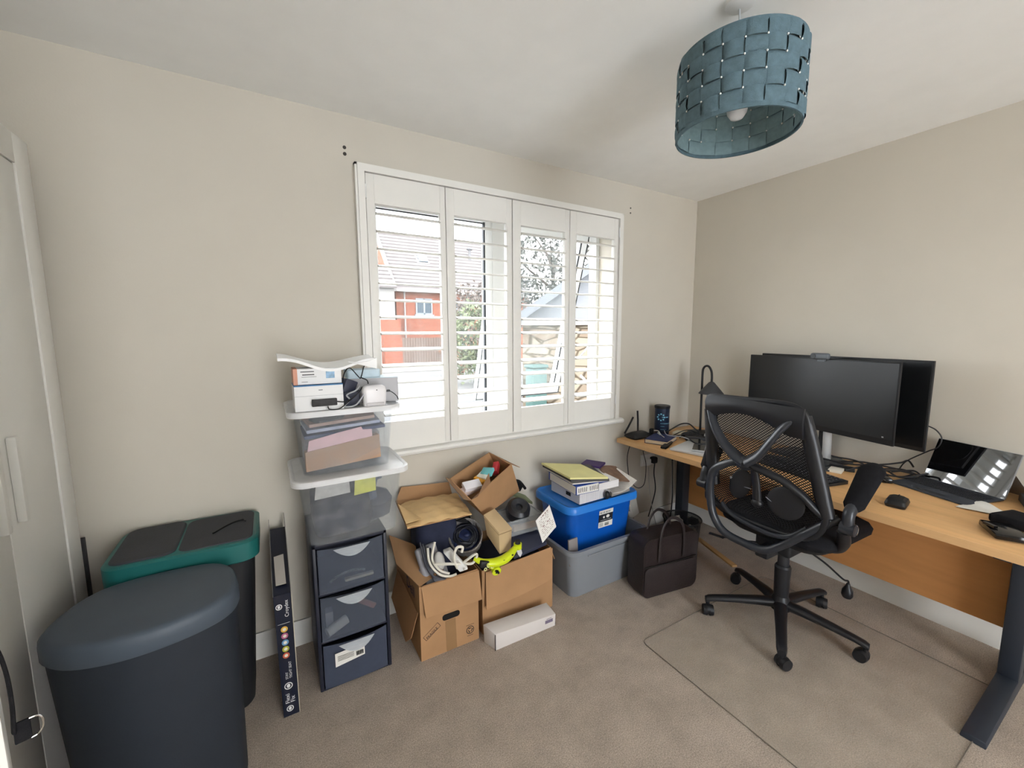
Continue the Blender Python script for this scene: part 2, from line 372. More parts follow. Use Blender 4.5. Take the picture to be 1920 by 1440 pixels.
# ------------------------------------------------------------------ outside
G = -.25
m = MB(); m.span((-25, 2.4, G-.2), (45, 60, G)); struct('ground', m, mat('tarmac', (84, 83, 83), .95, spec=.1, var=.15, vscale=1.2))
m = MB(); m.span((-10, 18.5, G), (9.5, 21.5, G+.03)); struct('pavement', m, mat('paving', (87, 84, 80), .95, var=.1, vscale=2))
redb = brick('red_brick', (112, 58, 42), (124, 70, 52), (102, 78, 66), 2.2)
slate = mat('roof_tile', (73, 67, 66), .8, var=.12, vscale=4)
h = thing('brick_house', 'red brick house with grey tiled roof, white side wall and skylight across the road', 'house', (10, 26, G))
m = MB()
m.prism([(24, G), (32, G), (32, 4.2), (28, 7.9), (24, 4.2)], 6.5, 15.5, 'x'); m.build('wall', redb, h)
m = MB()
for s_ in (-1, 1):
    # tiled slope in overlapping courses
    for k in range(17):
        t0, t1 = k/17, (k+1)/17+.01
        ya, za = 28+s_*4.35*(1-t0), 3.88+4.12*t0; yb, zb = 28+s_*4.35*(1-t1), 3.88+4.12*t1
        m.hexa([(6.42, ya, za+.10), (15.6, ya, za+.10), (15.6, ya, za), (6.42, ya, za), (6.42, yb, zb+.03), (15.6, yb, zb+.03), (15.6, yb, zb-.03), (6.42, yb, zb-.03)])
m.build('roof', slate, h)
m = MB()
for s_ in (-1, 1): m.hexa([(6.30, 28+s_*4.4, 3.85), (6.45, 28+s_*4.4, 3.85), (6.45, 28+s_*4.4, 4.1), (6.30, 28+s_*4.4, 4.1), (6.30, 28, 7.95), (6.45, 28, 7.95), (6.45, 28, 8.2), (6.30, 28, 8.2)])
m.span((6.4, 23.55, 3.86), (15.6, 23.7, 3.98)); m.build('bargeboard', mat('white_board', (126, 122, 119), .6), h)
m = MB(); m.cyl((6.95, 23.9, G), (6.95, 23.9, 3.9), .05); m.build('downpipe', mat('white_pipe', (126, 117, 114), .5), h)
for x0, x1, z0, z1 in ((7.62, 8.62, 2.62, 3.55), (10.15, 10.9, 2.6, 3.48), (12.4, 13.4, 2.6, 3.5), (10.2, 11.2, .4, 1.5)):
    m = MB(); fr(m, x0, x1, z0, z1, 23.93, 24.02, .08); m.span(((x0+x1)/2-.05, 23.93, z0), ((x0+x1)/2+.05, 24.0, z1)); m.span((x0-.08, 23.88, z0-.08), (x1+.08, 24.0, z0))
    wf = m.build('window', mat('grey_window_frame', (107, 112, 117), .5), h)
    m = MB(); m.span((x0+.08, 23.97, z0+.08), (x1-.08, 23.99, z1-.08)); m.build('pane', mat('dark_house_glass', (53, 63, 72), .25), wf)
m = MB(); sl = math.atan2(4.12, 4.35); R_ = Rx(sl)
m.box((8.75, 26.05, 6.15), (.78, .98, .12), R=R_); v = m.build('skylight', mat('skylight_frame', (117, 117, 120), .4), h)
m = MB(); m.box((8.78, 25.98, 6.19), (.55, .7, .1), R=R_); m.build('pane', mat('dark_house_glass', (53, 63, 72), .25), v)
m = MB(); m.cyl((12.2, 26.3, 6.3), (12.2, 26.3, 7.1), .09); m.cyl((12.2, 26.3, 7.1), (12.2, 26.3, 7.2), .2); m.build('roof_vent', mat('vent_grey', (75, 73, 75), .7), h)
hw = thing('rendered_annexe', 'white rendered low annexe with grey tiled roof beside the brick house gable', 'annexe', (4.5, 24, G))
m = MB(); m.span((2.6, 23.2, G), (6.2, 26.5, 4.05)); m.build('wall', mat('white_render', (115, 112, 109), .9, var=.03), hw)
m = MB()
for k in range(5):
    m.hexa([(2.5, 23.0+k*.42, 4.05+k*.27), (6.3, 23.0+k*.42, 4.05+k*.27), (6.3, 23.0+k*.42, 3.95+k*.27), (2.5, 23.0+k*.42, 3.95+k*.27), (2.5, 23.5+k*.42, 4.28+k*.27), (6.3, 23.5+k*.42, 4.28+k*.27), (6.3, 23.5+k*.42, 4.2+k*.27), (2.5, 23.5+k*.42, 4.2+k*.27)])
m.build('roof', slate, hw)
m = MB(); m.span((5.2, 22.9, G), (6.4, 23.15, 2.25)); m.build('brick_pier', redb, hw)
# fence of upright boards
f = thing('garden_fence', 'weathered grey board fence in front of the brick house', 'fence', (8.2, 22, G))
m = MB(); x = 6.2
while x < 9.4:
    m.span((x, 22.0, G), (x+.13, 22.03, 1.28+random.uniform(-.015, .015))); x += .145
m.build('boards', mat('weathered_board', (89, 75, 68), .9, var=.12, vscale=3), f)
m = MB(); m.span((6.2, 22.03, .1), (9.4, 22.08, .2)); m.span((6.2, 22.03, 1.0), (9.4, 22.08, 1.1)); m.build('rail', mat('weathered_board', (89, 75, 68)), f)
m = MB(); m.span((5.3, 22, G), (6.2, 22.2, 1.3)); struct('garden_wall', m, redb)
# trees and shrubs
def foliage(c, rad, n, leaf, seed, squash=1):
    rnd = random.Random(seed); m = MB()
    for _ in range(n):
        th = rnd.uniform(0, 2*PI); ph = math.acos(rnd.uniform(-1, 1)); r = rad*rnd.uniform(.45, 1)**.5
        r *= 1+.25*math.sin(3*th+seed)*math.sin(2*ph)
        q = Vector((c[0]+r*math.sin(ph)*math.cos(th), c[1]+r*math.sin(ph)*math.sin(th), c[2]+r*squash*math.cos(ph)))
        a = Vector((rnd.uniform(-1, 1), rnd.uniform(-1, 1), rnd.uniform(-1, 1))).normalized()*leaf; b = a.cross(Vector((rnd.uniform(-1, 1), rnd.uniform(-1, 1), rnd.uniform(-1, 1)))).normalized()*leaf*.5
        m.face([m.bm.verts.new(q-a), m.bm.verts.new(q+b), m.bm.verts.new(q+a), m.bm.verts.new(q-b)])
    return m
def plant(name, label, cat, c, rad, n, leaf, seed, mt, squash=1, trunk=.08, group=None):
    p = thing(name, label, cat, (c[0], c[1], G), group=group)
    foliage(c, rad, n, leaf, seed, squash).build('foliage', mt, p)
    m = MB(); m.tube([(c[0], c[1], G), (c[0]+.05, c[1], (G+c[2])/2), (c[0], c[1]+.03, c[2])], [trunk*1.4, trunk, trunk*.5], 8)
    rnd = random.Random(seed)
    for k in range(7):
        a = rnd.uniform(0, 6.28); z = G+(c[2]-G)*rnd.uniform(.5, 1)
        m.tube([(c[0], c[1], z), (c[0]+rad*.4*math.cos(a), c[1]+rad*.4*math.sin(a), z+rad*.3), (c[0]+rad*.8*math.cos(a), c[1]+rad*.8*math.sin(a), z+rad*.6*squash)], [trunk*.5, trunk*.1], 6)
    m.build('trunk', mat('bark', (55, 48, 42), .95, var=.2), p)
gl = mat('leaf_green', (70, 77, 48), .7, var=.35, vscale=3); gd = mat('leaf_dark', (58, 58, 53), .7, var=.4, vscale=3); ga = mat('leaf_autumn', (109, 68, 43), .7, var=.35, vscale=3)
plant('garden_shrub', 'tall green and yellow shrub beside the road behind the second shutter panel', 'shrub', (6.15, 12.6, 1.15), 1.15, 2200, .085, 3, gl, 1.15)
plant('autumn_shrub', 'low orange leaved shrub left of the tall green shrub', 'shrub', (6.75, 15.6, .6), .8, 1100, .07, 5, ga, 1)
plant('bare_tree', 'sparse greyish tree whose top shows over the garage roof', 'tree', (10.2, 14.0, 4.4), 2.5, 3600, .12, 8, gd, 1.05, .14)
plant('dark_tree', 'twiggy brown tree low behind the left of the garage', 'tree', (9.6, 19.5, 2.6), 1.9, 2400, .1, 12, mat('leaf_brown', (72, 60, 53), .7, var=.4, vscale=3), .8, .1)
g = thing('garage', 'stone garage with grey gable cladding and sloping roof beyond the third panel', 'garage', (4.62, 7.40, G), math.radians(-32))
stone = mat('rubble_stone', (168, 148, 120), .95, spec=.1)
ts = stone.node_tree; ps = ts.nodes['Principled BSDF']; vo = ts.nodes.new('ShaderNodeTexVoronoi'); vo.inputs['Scale'].default_value = 3.4
tcs = ts.nodes.new('ShaderNodeTexCoord'); mps = ts.nodes.new('ShaderNodeMapping'); mps.inputs['Scale'].default_value = (.75, .75, 1.5)
ts.links.new(tcs.outputs['Object'], mps.inputs[0]); ts.links.new(mps.outputs[0], vo.inputs['Vector'])
vo2 = ts.nodes.new('ShaderNodeTexVoronoi'); vo2.feature = 'DISTANCE_TO_EDGE'; vo2.inputs['Scale'].default_value = 3.4; ts.links.new(mps.outputs[0], vo2.inputs['Vector'])
rs = ts.nodes.new('ShaderNodeValToRGB'); ts.links.new(vo.outputs['Color'], rs.inputs['Fac']); rs.color_ramp.elements[0].color = col(86, 76, 66); rs.color_ramp.elements[1].color = col(108, 102, 91)
r2 = ts.nodes.new('ShaderNodeValToRGB'); r2.color_ramp.elements[0].position = .03; r2.color_ramp.elements[0].color = (.35, .33, .3, 1); r2.color_ramp.elements[1].position = .09; r2.color_ramp.elements[1].color = (1, 1, 1, 1)
ts.links.new(vo2.outputs['Distance'], r2.inputs['Fac']); mxs = ts.nodes.new('ShaderNodeMix'); mxs.data_type = 'RGBA'; mxs.blend_type = 'MULTIPLY'; mxs.inputs['Factor'].default_value = 1
ts.links.new(rs.outputs['Color'], mxs.inputs['A']); ts.links.new(r2.outputs['Color'], mxs.inputs['B']); ts.links.new(mxs.outputs['Result'], ps.inputs['Base Color'])
H0 = -G
m = MB(); m.span((0, 0, 0), (5.2, 4.4, 1.70+H0)); m.build('wall', stone, g, W=False)
m = MB(); m.prism([(0, 1.70+H0), (5.2, 1.70+H0), (5.2, 1.80+H0), (2.6, 3.55+H0), (0, 1.80+H0)], .02, 4.3, 'y'); m.build('gable_cladding', mat('grey_cladding', (82, 84, 87), .7, var=.06, stretch=(1, 1, 12)), g, W=False)
m = MB()
for a, b, c_, d in ((-.25, 1.55+H0, 2.6, 3.50+H0), (2.6, 3.50+H0, 5.45, 1.55+H0)):
    m.hexa([(a, -.25, b), (c_, -.25, d), (c_, -.25, d+.2), (a, -.25, b+.2), (a, 4.5, b), (c_, 4.5, d), (c_, 4.5, d+.2), (a, 4.5, b+.2)])
m.build('roof', mat('grey_roof_edge', (70, 73, 77), .7), g, W=False)
m = MB(); m.span((-.05, -.08, 1.62+H0), (5.25, -.01, 1.72+H0)); m.build('fascia', mat('white_board', (126, 122, 119)), g, W=False)
m = MB(); m.span((4.55, 6.9, G), (4.9, 7.2, .75), bev=.03); m.span((4.53, 6.88, .75), (4.92, 7.22, .82), bev=.02)
solo('wheelie_bin', 'teal wheelie bin standing at the corner of the stone garage', 'bin', m, mat('teal_plastic', (40, 65, 62), .6))

# ------------------------------------------------------------------ wardrobe, room door
wx = -.62
wd = thing('wardrobe', 'tall white double door wardrobe against the left wall', 'wardrobe', (wx-.29, 1.3, 0))
yR, yG, yL = 1.985, 1.58, 1.17
m = MB(); m.span((XL+.01, yL-.04, 0), (wx-.02, yR, 2.04), bev=.002); m.build('carcass', whitem, wd)
m = MB()
m.span((wx-.02, yR-.095, 0), (wx+.004, yR, 2.045), bev=.002); m.span((wx-.02, yL-.04, 1.955), (wx+.004, yR-.095, 2.045), bev=.002); m.build('face_frame', whitem, wd)
for a, b in ((yG+.002, yR-.098), (yL, yG-.002)):
    m = MB(); m.span((wx-.019, a, .05), (wx, b, 1.952), bev=.002); d = m.build('door', whitem, wd)
    hy = a+.045 if a > 1.4 else b-.045
    m = MB(); m.span((wx+.0, hy-.011, .93), (wx+.022, hy+.011, 1.17), bev=.006)
    if a > 1.4: m.build('handle', mat('white_handle', (222, 221, 215), .35), d)
    else: m.build('handle', mat('white_handle', (222, 221, 215), .35), d)
# dark board standing between wardrobe and wall
m = MB(); m.box((-.628, 2.02, .355), (.022, .018, .71))
solo('folded_board', 'thin dark board standing in the gap between wardrobe and window wall', 'board', m, mat('dark_board', (58, 58, 60), .7))
# door leaf of the room, standing open at the left
dl = bpy.data.objects.new('door_1', None); C.objects.link(dl); dl.location = (-.262, .60, 0); dl['kind'] = 'structure'; dl.rotation_euler = (0, 0, math.radians(200))
m = MB(); m.span((.0, -.035, .005), (.76, 0, 1.98), bev=.002); m.build('leaf', whitem, dl, W=False)
hk = thing('bag_strap', 'black webbing strap with a chrome ring hanging over the door edge at lower left', 'strap', (-.258, .606, 1.02))
m = MB(); m.tube(catmull([(-.275, .602, 1.16), (-.262, .607, 1.125), (-.257, .608, 1.09), (-.2565, .608, 1.05), (-.258, .607, 1.02)], 6), .0055, 10, flat=.3, up=(.8, .5, 0)); m.build('webbing', blackf, hk)
m = MB(); m.box((-.2525, .609, 1.0175), (.0125, .003, .024), R=Rz(.3), bev=.001); m.build('loop', blackf, hk)
m = MB(); m.rope([(-.247, .610, 1.029), (-.2415, .612, 1.028), (-.2385, .613, 1.023), (-.2385, .613, 1.014), (-.2425, .612, 1.007), (-.2475, .610, 1.006)], .0009, 8, 6); m.build('ring', chrome, hk)

# ------------------------------------------------------------------ bins at left
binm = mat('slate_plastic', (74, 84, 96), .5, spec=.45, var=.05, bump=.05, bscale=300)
b1 = thing('laundry_bin', 'large round-cornered slate grey laundry bin with flat lid in front of wardrobe', 'bin', (-.35, 1.55, 0))
top = [(-.565, 1.475), (-.50, 1.395), (-.40, 1.36), (-.30, 1.362), (-.21, 1.388), (-.15, 1.43), (-.128, 1.49), (-.135, 1.57), (-.160, 1.645), (-.22, 1.692), (-.32, 1.706), (-.42, 1.702), (-.50, 1.672), (-.55, 1.59)]
tp = [(p.x, p.y) for p in catmull([(x, y, 0) for x, y in top], 5, True)]; cx_, cy_ = -.345, 1.55
def sc2(f, z, dx=0): return [(cx_+dx+(x-cx_)*f, cy_+(y-cy_)*f, z) for x, y in tp]
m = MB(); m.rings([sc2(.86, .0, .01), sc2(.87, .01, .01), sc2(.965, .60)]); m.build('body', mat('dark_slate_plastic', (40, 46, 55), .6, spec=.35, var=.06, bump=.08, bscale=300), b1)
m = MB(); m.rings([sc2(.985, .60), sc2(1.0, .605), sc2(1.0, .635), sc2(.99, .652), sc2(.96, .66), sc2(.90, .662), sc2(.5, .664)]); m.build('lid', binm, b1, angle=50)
b2 = thing('pedal_bin', 'dark recycling bin with teal rim and two part flip lid against window wall', 'bin', (-.30, 1.87, 0))
m = MB()
R = []
for z, k in ((0, .05), (.01, .045), (.64, .008)): R.append([(x, y, z) for x, y in rrect(-.50+k, -.085-k, 1.725+k, 2.035-k, .05)])
m.rings(R); m.build('body', mat('bin_black', (34, 36, 40), .5), b2)
m = MB(); R = []
def wav(x): return .012 if x < -.30 else 0
for z, k in ((.62, .0), (.625, -.005), (.685, -.006), (.692, .002)): R.append([(x, y, z+(wav(x)+.02*(x+.3) if z > .65 else 0)) for x, y in rrect(-.505+k, -.080-k, 1.72+k, 2.038-k, .055, 8)])
m.rings(R, cap=True); m.build('rim', mat('teal_rim', (28, 100, 98), .4), b2)
for x0, x1, zz in ((-.493, -.318, .706), (-.314, -.092, .70)):
    m = MB(); z0 = .668
    m.rings([[(x, y, z0) for x, y in rrect(x0, x1, 1.735, 2.025, .035)], [(x, y, zz-.004) for x, y in rrect(x0, x1, 1.735, 2.025, .035)], [(x, y, zz) for x, y in rrect(x0+.004, x1-.004, 1.739, 2.021, .032)]]); m.build('lid_flap', mat('lid_charcoal', (56, 58, 64), .7, var=.1, bump=.3, bscale=250), b2)
m = MB(); m.rope([(-.22, 1.84, .703), (-.17, 1.90, .704), (-.13, 1.92, .704), (-.12, 1.90, .703)], .003, 6); m.build('lid_handle_line', blackp, b2)

# ------------------------------------------------------------------ flat retail box standing upright
navy = mat('navy_print', (20, 26, 44), .35, spec=.5)
sb = thing('toilet_seat_box', 'tall flat navy retail box with coloured dots, top torn open, leaning upright', 'box', (-.01, 1.84, 0))
W0, W1 = -.036, .018
P = [(W0, 1.652, 0), (W1, 1.652, 0), (W1, 1.665, .485), (W0, 1.665, .485)]
m = MB(); m.hexa([(W0, 1.652, 0), (W1, 1.652, 0), (W1, 1.99, 0), (W0, 1.99, 0), (W0-.005, 1.665, .485), (W1-.001, 1.665, .485), (W1-.001, 2.01, .60), (W0-.005, 2.01, .60)]); m.build('carton', navy, sb)
m = MB(); m.slab([(W1-.002, 1.668, .487), (W1-.002, 2.01, .60), (W1-.004, 2.02, .66), (W1-.003, 1.90, .60)], .002); m.slab([(W0-.004, 1.665, .485), (W0-.006, 2.0, .65), (W0-.006, 1.93, .57)], .002); m.build('torn_flap', mat('torn_board', (120, 116, 112), .9, var=.3, vscale=30), sb)
m = MB(); m.slab([(W0+.006, 1.70, .505), (W1-.014, 1.70, .505), (W1-.016, 1.83, .56), (W0+.004, 1.83, .556)], .003); m.build('packing_card', mat('grey_card', (178, 172, 164), .9), sb)
m = MB(); m.span((W1-.001, 1.6515, 0), (W1+.0012, 1.654, .484)); m.build('edge_strip', mat('cream_edge', (196, 190, 170), .7), sb)
yy = 1.651
def fy(z): return 1.652+.013*z/.485-.0008
xm = (W0+W1)/2-.004
for z, c_ in ((.349, (214, 170, 70)), (.323, (176, 96, 130)), (.297, (104, 150, 190)), (.271, (170, 170, 60)), (.245, (196, 96, 70))):
    m = MB(); m.cyl((xm, fy(z)+.0004, z), (xm, fy(z)-.0003, z), .0115, seg=24); d = m.build('badge', mat('badge%d' % int(z*1000), c_, .5), sb)
    m = MB(); m.cyl((xm, fy(z), z), (xm, fy(z)-.0006, z), .006, seg=12); m.build('badge_dot', mat('badge_light', (225, 220, 205), .5), d)
up = (0, .0268, 1)
lettering(sb, [('Croydex', .0185, (xm+.018, fy(.40)-.0003, .395), up, (-1, 0, 0)), ('STAY', .012, (xm+.001, fy(.17)-.0003, .150), up, (-1, 0, 0)), ('TIGHT SEAT', .0125, (xm+.014, fy(.17)-.0003, .150), up, (-1, 0, 0)),
               ('Flexi', .021, (xm+.001, fy(.06)-.0003, .052), up, (-1, 0, 0)), ('Fix', .021, (xm+.018, fy(.06)-.0003, .052), up, (-1, 0, 0))], mat('print_white', (225, 225, 225), .5))
m = MB()
for z, r, dx in ((.030, .012, .0), (.440, .011, -.012), (.122, .014, .0)):
    m.lathe([(r-.003, 0), (r, 0), (r, .0004), (r-.003, .0004)], (xm+dx, fy(z), z), 20, cap=False, M=Matrix.Rotation(PI/2, 3, 'X'))
    m.ball((xm+dx, fy(z), z), r*.45, (1, .05, 1.3), 10)
m.box((xm, fy(.37), .372), (.04, .0006, .0008))
m.build('printed_icon', mat('print_white', (225, 225, 225)), sb)
# ------------------------------------------------------------------ drawer tower
tw = thing('drawer_tower', 'smoky plastic three drawer tower with navy frame, shop label on lowest drawer', 'drawer unit', (.24, 1.87, 0))
TX0, TX1, TY0, TY1 = .097, .382, 1.70, 2.03
navyp = mat('navy_plastic', (30, 34, 48), .4)
m = MB()
m.span((TX0, TY0, 0), (TX0+.014, TY1, .625), bev=.003); m.span((TX1-.014, TY0, 0), (TX1, TY1, .625), bev=.003); m.span((TX0, TY0, .608), (TX1, TY1, .625), bev=.003); m.span((TX0+.014, TY1-.01, 0), (TX1-.014, TY1, .608))
for z in (.0, .205, .408): m.span((TX0+.014, TY0+.003, z), (TX1-.014, TY1-.01, z+.008))
m.build('frame', navyp, tw)
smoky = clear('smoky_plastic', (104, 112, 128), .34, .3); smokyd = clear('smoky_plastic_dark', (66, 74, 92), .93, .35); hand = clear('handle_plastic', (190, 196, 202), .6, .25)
for i, z0 in enumerate((.010, .214, .417)):
    z1 = z0+.188; bow = .022
    def fr_(u, v, z0=z0, z1=z1):
        x = TX0+.018+(TX1-TX0-.036)*u; return (x, TY0-.002-bow*(1-(2*u-1)**2)*(.35+.65*v), z0+(z1-z0)*v)
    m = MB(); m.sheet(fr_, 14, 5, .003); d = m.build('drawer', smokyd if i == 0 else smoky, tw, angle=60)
    m = MB()
    m.span((TX0+.02, TY0+.01, z0+.002), (TX1-.02, TY1-.03, z0+.005)); m.span((TX0+.018, TY0+.01, z0+.002), (TX0+.021, TY1-.03, z1-.02)); m.span((TX1-.021, TY0+.01, z0+.002), (TX1-.018, TY1-.03, z1-.02)); m.build('drawer_tray', smokyd if i == 0 else clear('smoky_tray', (80, 86, 100), .22, .3), d)
    m = MB()
    def hd(u, v, z1=z1):
        x = .24-.07+.14*u; a = (1-(2*u-1)**2); return (x, TY0-.024-.022*a*v-.003, z1-.002-.03*a*v)
    m.sheet(hd, 14, 4, .002); m.build('handle', hand, d, angle=60)
    if i == 0:
        m = MB(); m.slab([(.155, 1.6775, .163), (.155, 1.6765, .106), (.268, 1.6725, .122), (.268, 1.6735, .172)], .0008); lb = m.build('label_sticker', paper, d)
        m = MB()
        for k in range(11): m.box((.236+.0026*k, 1.6703, .138), (.0014 if k % 3 else .002, .0006, .018))
        for k in range(4): m.box((.195, 1.6726, .150-.006*k), (.062, .0006, .0012))
        m.build('print', ink, lb)
        m = MB(); m.box((.258, 1.6705, .161), (.011, .0006, .013)); m.build('logo_patch', mat('logo_red', (190, 40, 40), .6), lb)
m = MB(); m.cyl((.135, 1.72, .235), (.215, 1.75, .25), .019, seg=20); jr = solo('jar', 'small white jar lying on its side in the middle drawer', 'jar', m, whitep)
m = MB(); m.span((.135, 1.76, .225), (.165, 1.80, .295), bev=.002); solo('grey_carton', 'small grey carton standing at the left of the middle drawer', 'carton', m, mat('light_grey_card', (160, 160, 165), .7))
m = MB(); m.box((.29, 1.74, .305), (.10, .012, .022), R=Ry(.65), bev=.003); solo('wooden_clamp', 'pinkish wooden clamp lying slanted in the middle drawer', 'clamp', m, mat('pink_wood', (184, 130, 112), .6))
m = MB(); m.span((.215, 1.73, .424), (.33, 1.75, .436), bev=.003); solo('stick', 'pale stick lying in the top drawer', 'stick', m, mat('pale_stick', (220, 214, 196), .6))
m = MB(); m.rope([(.16, 1.76, .424), (.20, 1.77, .44), (.25, 1.76, .452), (.30, 1.75, .446)], .006, 8); solo('plastic_bag', 'crumpled clear bag in the top drawer', 'bag', m, clear('bag_clear', (210, 214, 210), .35, .2))

# ------------------------------------------------------------------ clear storage tubs stacked on tower
clr = clear('clear_tub', (222, 226, 230), .09, .18); clrim = clear('clear_rim', (240, 241, 242), .68, .3)
def clear_tub(name, label, x0, x1, y0, y1, z0, z1, taper, lidt):
    t = thing(name, label, 'storage tub', ((x0+x1)/2, (y0+y1)/2, z0), group='clear storage tubs on the drawer tower')
    m = MB(); tub(m, x0, x1, y0, y1, z0, z1-.012, taper, .035); m.build('body', clr, t, angle=50)
    m = MB(); band(m, x0+.001, x1-.001, y0+.001, y1-.001, .035, z1-.018, z1-.012, .020); m.build('rim', clrim, t, angle=50)
    m = MB(); xx = rrect(x0-.026, x1+.026, y0-.026, y1+.026, .05); x2 = rrect(x0-.018, x1+.018, y0-.018, y1+.018, .045); x3 = rrect(x0-.01, x1+.01, y0-.01, y1+.01, .04)
    m.rings([[(x, y, z1-.024) for x, y in xx], [(x, y, z1-.003) for x, y in xx], [(x, y, z1) for x, y in x2], [(x, y, z1-.004) for x, y in x3]], cap=False)
    m.face([m.bm.verts.new((x, y, z1-.004)) for x, y in x3]); m.build('lid', clrim, t, angle=50)
    return t
clear_tub('clear_storage_tub', 'clear lidded tub full of dark cloth, directly on the drawer tower', .068, .452, 1.665, 1.99, .627, .903, .024, .02)
clear_tub('clear_storage_tub', 'clear lidded tub full of papers and envelopes, topmost of the stack', .070, .432, 1.685, 1.99, .904, 1.160, .020, .02)
# content of lower tub
def lump(c, d, seed, R=None, n=14):
    rnd = random.Random(seed); m = MB(); m.ball(c, 1, (d[0]/2, d[1]/2, d[2]/2), n, R)
    for v in m.bm.verts:
        o = v.co-Vector(c); f = 1+.10*math.sin(o.x*60+seed)+.08*math.sin(o.y*75+seed*2)+.07*math.sin(o.z*80+seed*3); v.co = Vector(c)+o*f
    return m
m = MB(); m.span((.115, 1.70, .637), (.33, 1.93, .81), bev=.035, seg=4); solo('dark_cloth_bag', 'folded navy cloth filling the left of the lower clear tub', 'bag', m, mat('navy_cloth', (30, 35, 52), .9, var=.15, vscale=10, bump=.4, bscale=60))
m = lump((.36, 1.78, .72), (.12, .16, .15), 4); solo('dark_gadget', 'lumpy dark grey gadget at the right of the lower clear tub', 'gadget', m, mat('gadget_grey', (48, 52, 66), .5, var=.2, vscale=20))
m = MB(); m.rope([(.34, 1.74, .76), (.335, 1.73, .80), (.35, 1.73, .845), (.375, 1.72, .855)], [.022, .02, .018, .012], 10); solo('dark_hose', 'blue grey hose end rising inside the lower clear tub', 'hose', m, mat('hose_blue', (66, 78, 100), .5))
m = MB(); m.slab([(.262, 1.695, .80), (.345, 1.69, .808), (.348, 1.70, .865), (.30, 1.70, .872), (.268, 1.70, .868)], .004); yl = solo('yellow_leaflet', 'yellow and green leaflet upright under the lid of the lower clear tub', 'leaflet', m, mat('lime_yellow', (206, 206, 96), .7, var=.15, vscale=30))
m = MB(); m.slab([(.12, 1.72, .80), (.25, 1.71, .81), (.25, 1.73, .868), (.13, 1.74, .862)], .003); solo('printed_sheet', 'white printed sheet beside the yellow leaflet in the lower clear tub', 'paper', m, mat('grey_paper', (196, 194, 190), .8, var=.15, vscale=40))
# content of upper tub
m = MB(); m.hexa([(.098, 1.712, .918), (.375, 1.70, .940), (.375, 1.76, .940), (.098, 1.77, .918), (.098, 1.716, .995), (.372, 1.704, 1.035), (.372, 1.76, 1.03), (.098, 1.77, .99)], bev=.003); solo('manila_envelope', 'brown manila envelope standing at the front of the top clear tub', 'envelope', m, mat('manila', (176, 144, 120), .85, var=.05))
m = MB(); m.slab([(.105, 1.722, .99), (.345, 1.71, 1.02), (.345, 1.714, 1.058), (.31, 1.714, 1.06), (.305, 1.716, 1.072), (.22, 1.717, 1.058), (.115, 1.73, 1.035)], .004); solo('pink_folder', 'pink paper folder behind the manila envelope in the top clear tub', 'folder', m, mat('pink_card', (226, 190, 196), .85, var=.03))
for k, (c_, lb) in enumerate((((64, 76, 110), 'dark blue card folder in the top clear tub'), ((178, 186, 206), 'pale blue papers fanned above the dark blue folder'), ((186, 160, 150), 'brownish papers on top inside the top clear tub'))):
    m = MB(); z = 1.05+.022*k
    m.slab([(.10+.01*k, 1.735, z-.01), (.40-.02*k, 1.72, z+.008), (.39, 1.93, z+.012), (.10, 1.94, z-.006)], .012); solo('paper_folder', lb, 'papers', m, mat('paperpile%d' % k, c_, .8, var=.1, vscale=20), 'folders in the top clear tub')
m = MB(); m.span((.10, 1.775, .915), (.39, 1.94, 1.035), bev=.01); solo('document_stack', 'thick pile of documents at the back of the top clear tub', 'papers', m, mat('doc_grey', (150, 146, 150), .8, var=.25, vscale=60))
m = lump((.19, 1.80, 1.100), (.14, .12, .05), 3); solo('dark_glasses_case', 'dark grey case under the lid of the top clear tub', 'case', m, mat('case_dark', (70, 74, 84), .6, var=.2))
m = MB()
for k in range(6): m.slab([(.23+.03*k, 1.70-.004*k, .905+.002*k), (.34+.015*k, 1.69, .907+.003*k), (.36+.012*k, 1.75, .909+.003*k), (.26+.02*k, 1.76, .907+.002*k)], .001)
# ------------------------------------------------------------------ things on top of the stack
def carton(name, label, cat, c, d, rz, m_, bev=.0015, group=None):
    t = thing(name, label, cat, (c[0], c[1], c[2]-d[2]/2), rz, group); m = MB(); m.box((0, 0, d[2]/2), d, bev=bev); b = m.build('body', m_, t, W=False); return t
ZT = 1.1605
wc = mat('white_carton', (226, 227, 228), .5)
t = carton('white_carton', 'white carton lower of the two boxes on the top tub', 'box', (.155, 1.735, ZT+.046), (.165, .14, .092), .0, wc)
m = MB(); m.box((0, 0, .0935), (.1655, .1405, .004)); m.build('lid_band', mat('band_blue', (50, 110, 160), .5), t, W=False)
m = MB(); m.box((0, -.0703, .056), (.165, .0004, .0008)); m.box((.005, -.0703, .076), (.014, .0006, .003)); m.build('print', mat('grey_print', (130, 134, 140), .6), t, W=False)
t = carton('white_carton', 'white printed carton with orange end on the blue edged carton', 'box', (.155, 1.738, ZT+.096+.030), (.162, .12, .058), .0, wc)
m = MB(); m.box((-.0745, 0, .029), (.0135, .1204, .0584)); m.build('end_panel', mat('orange_end', (206, 150, 126), .6), t, W=False)
m = MB(); m.box((-.035, -.0604, .047), (.045, .0006, .003)); m.box((-.032, -.0604, .036), (.04, .0006, .0035)); m.box((-.03, -.0604, .028), (.05, .0006, .0012)); m.box((-.045, -.0604, .010), (.02, .0006, .0015)); m.build('print', mat('dark_print', (70, 70, 74), .6), t, W=False)
m = MB(); m.box((.042, -.0604, .033), (.030, .0006, .026)); m.build('picture', mat('pic_blue', (140, 176, 206), .5, var=.3, vscale=60), t, W=False)
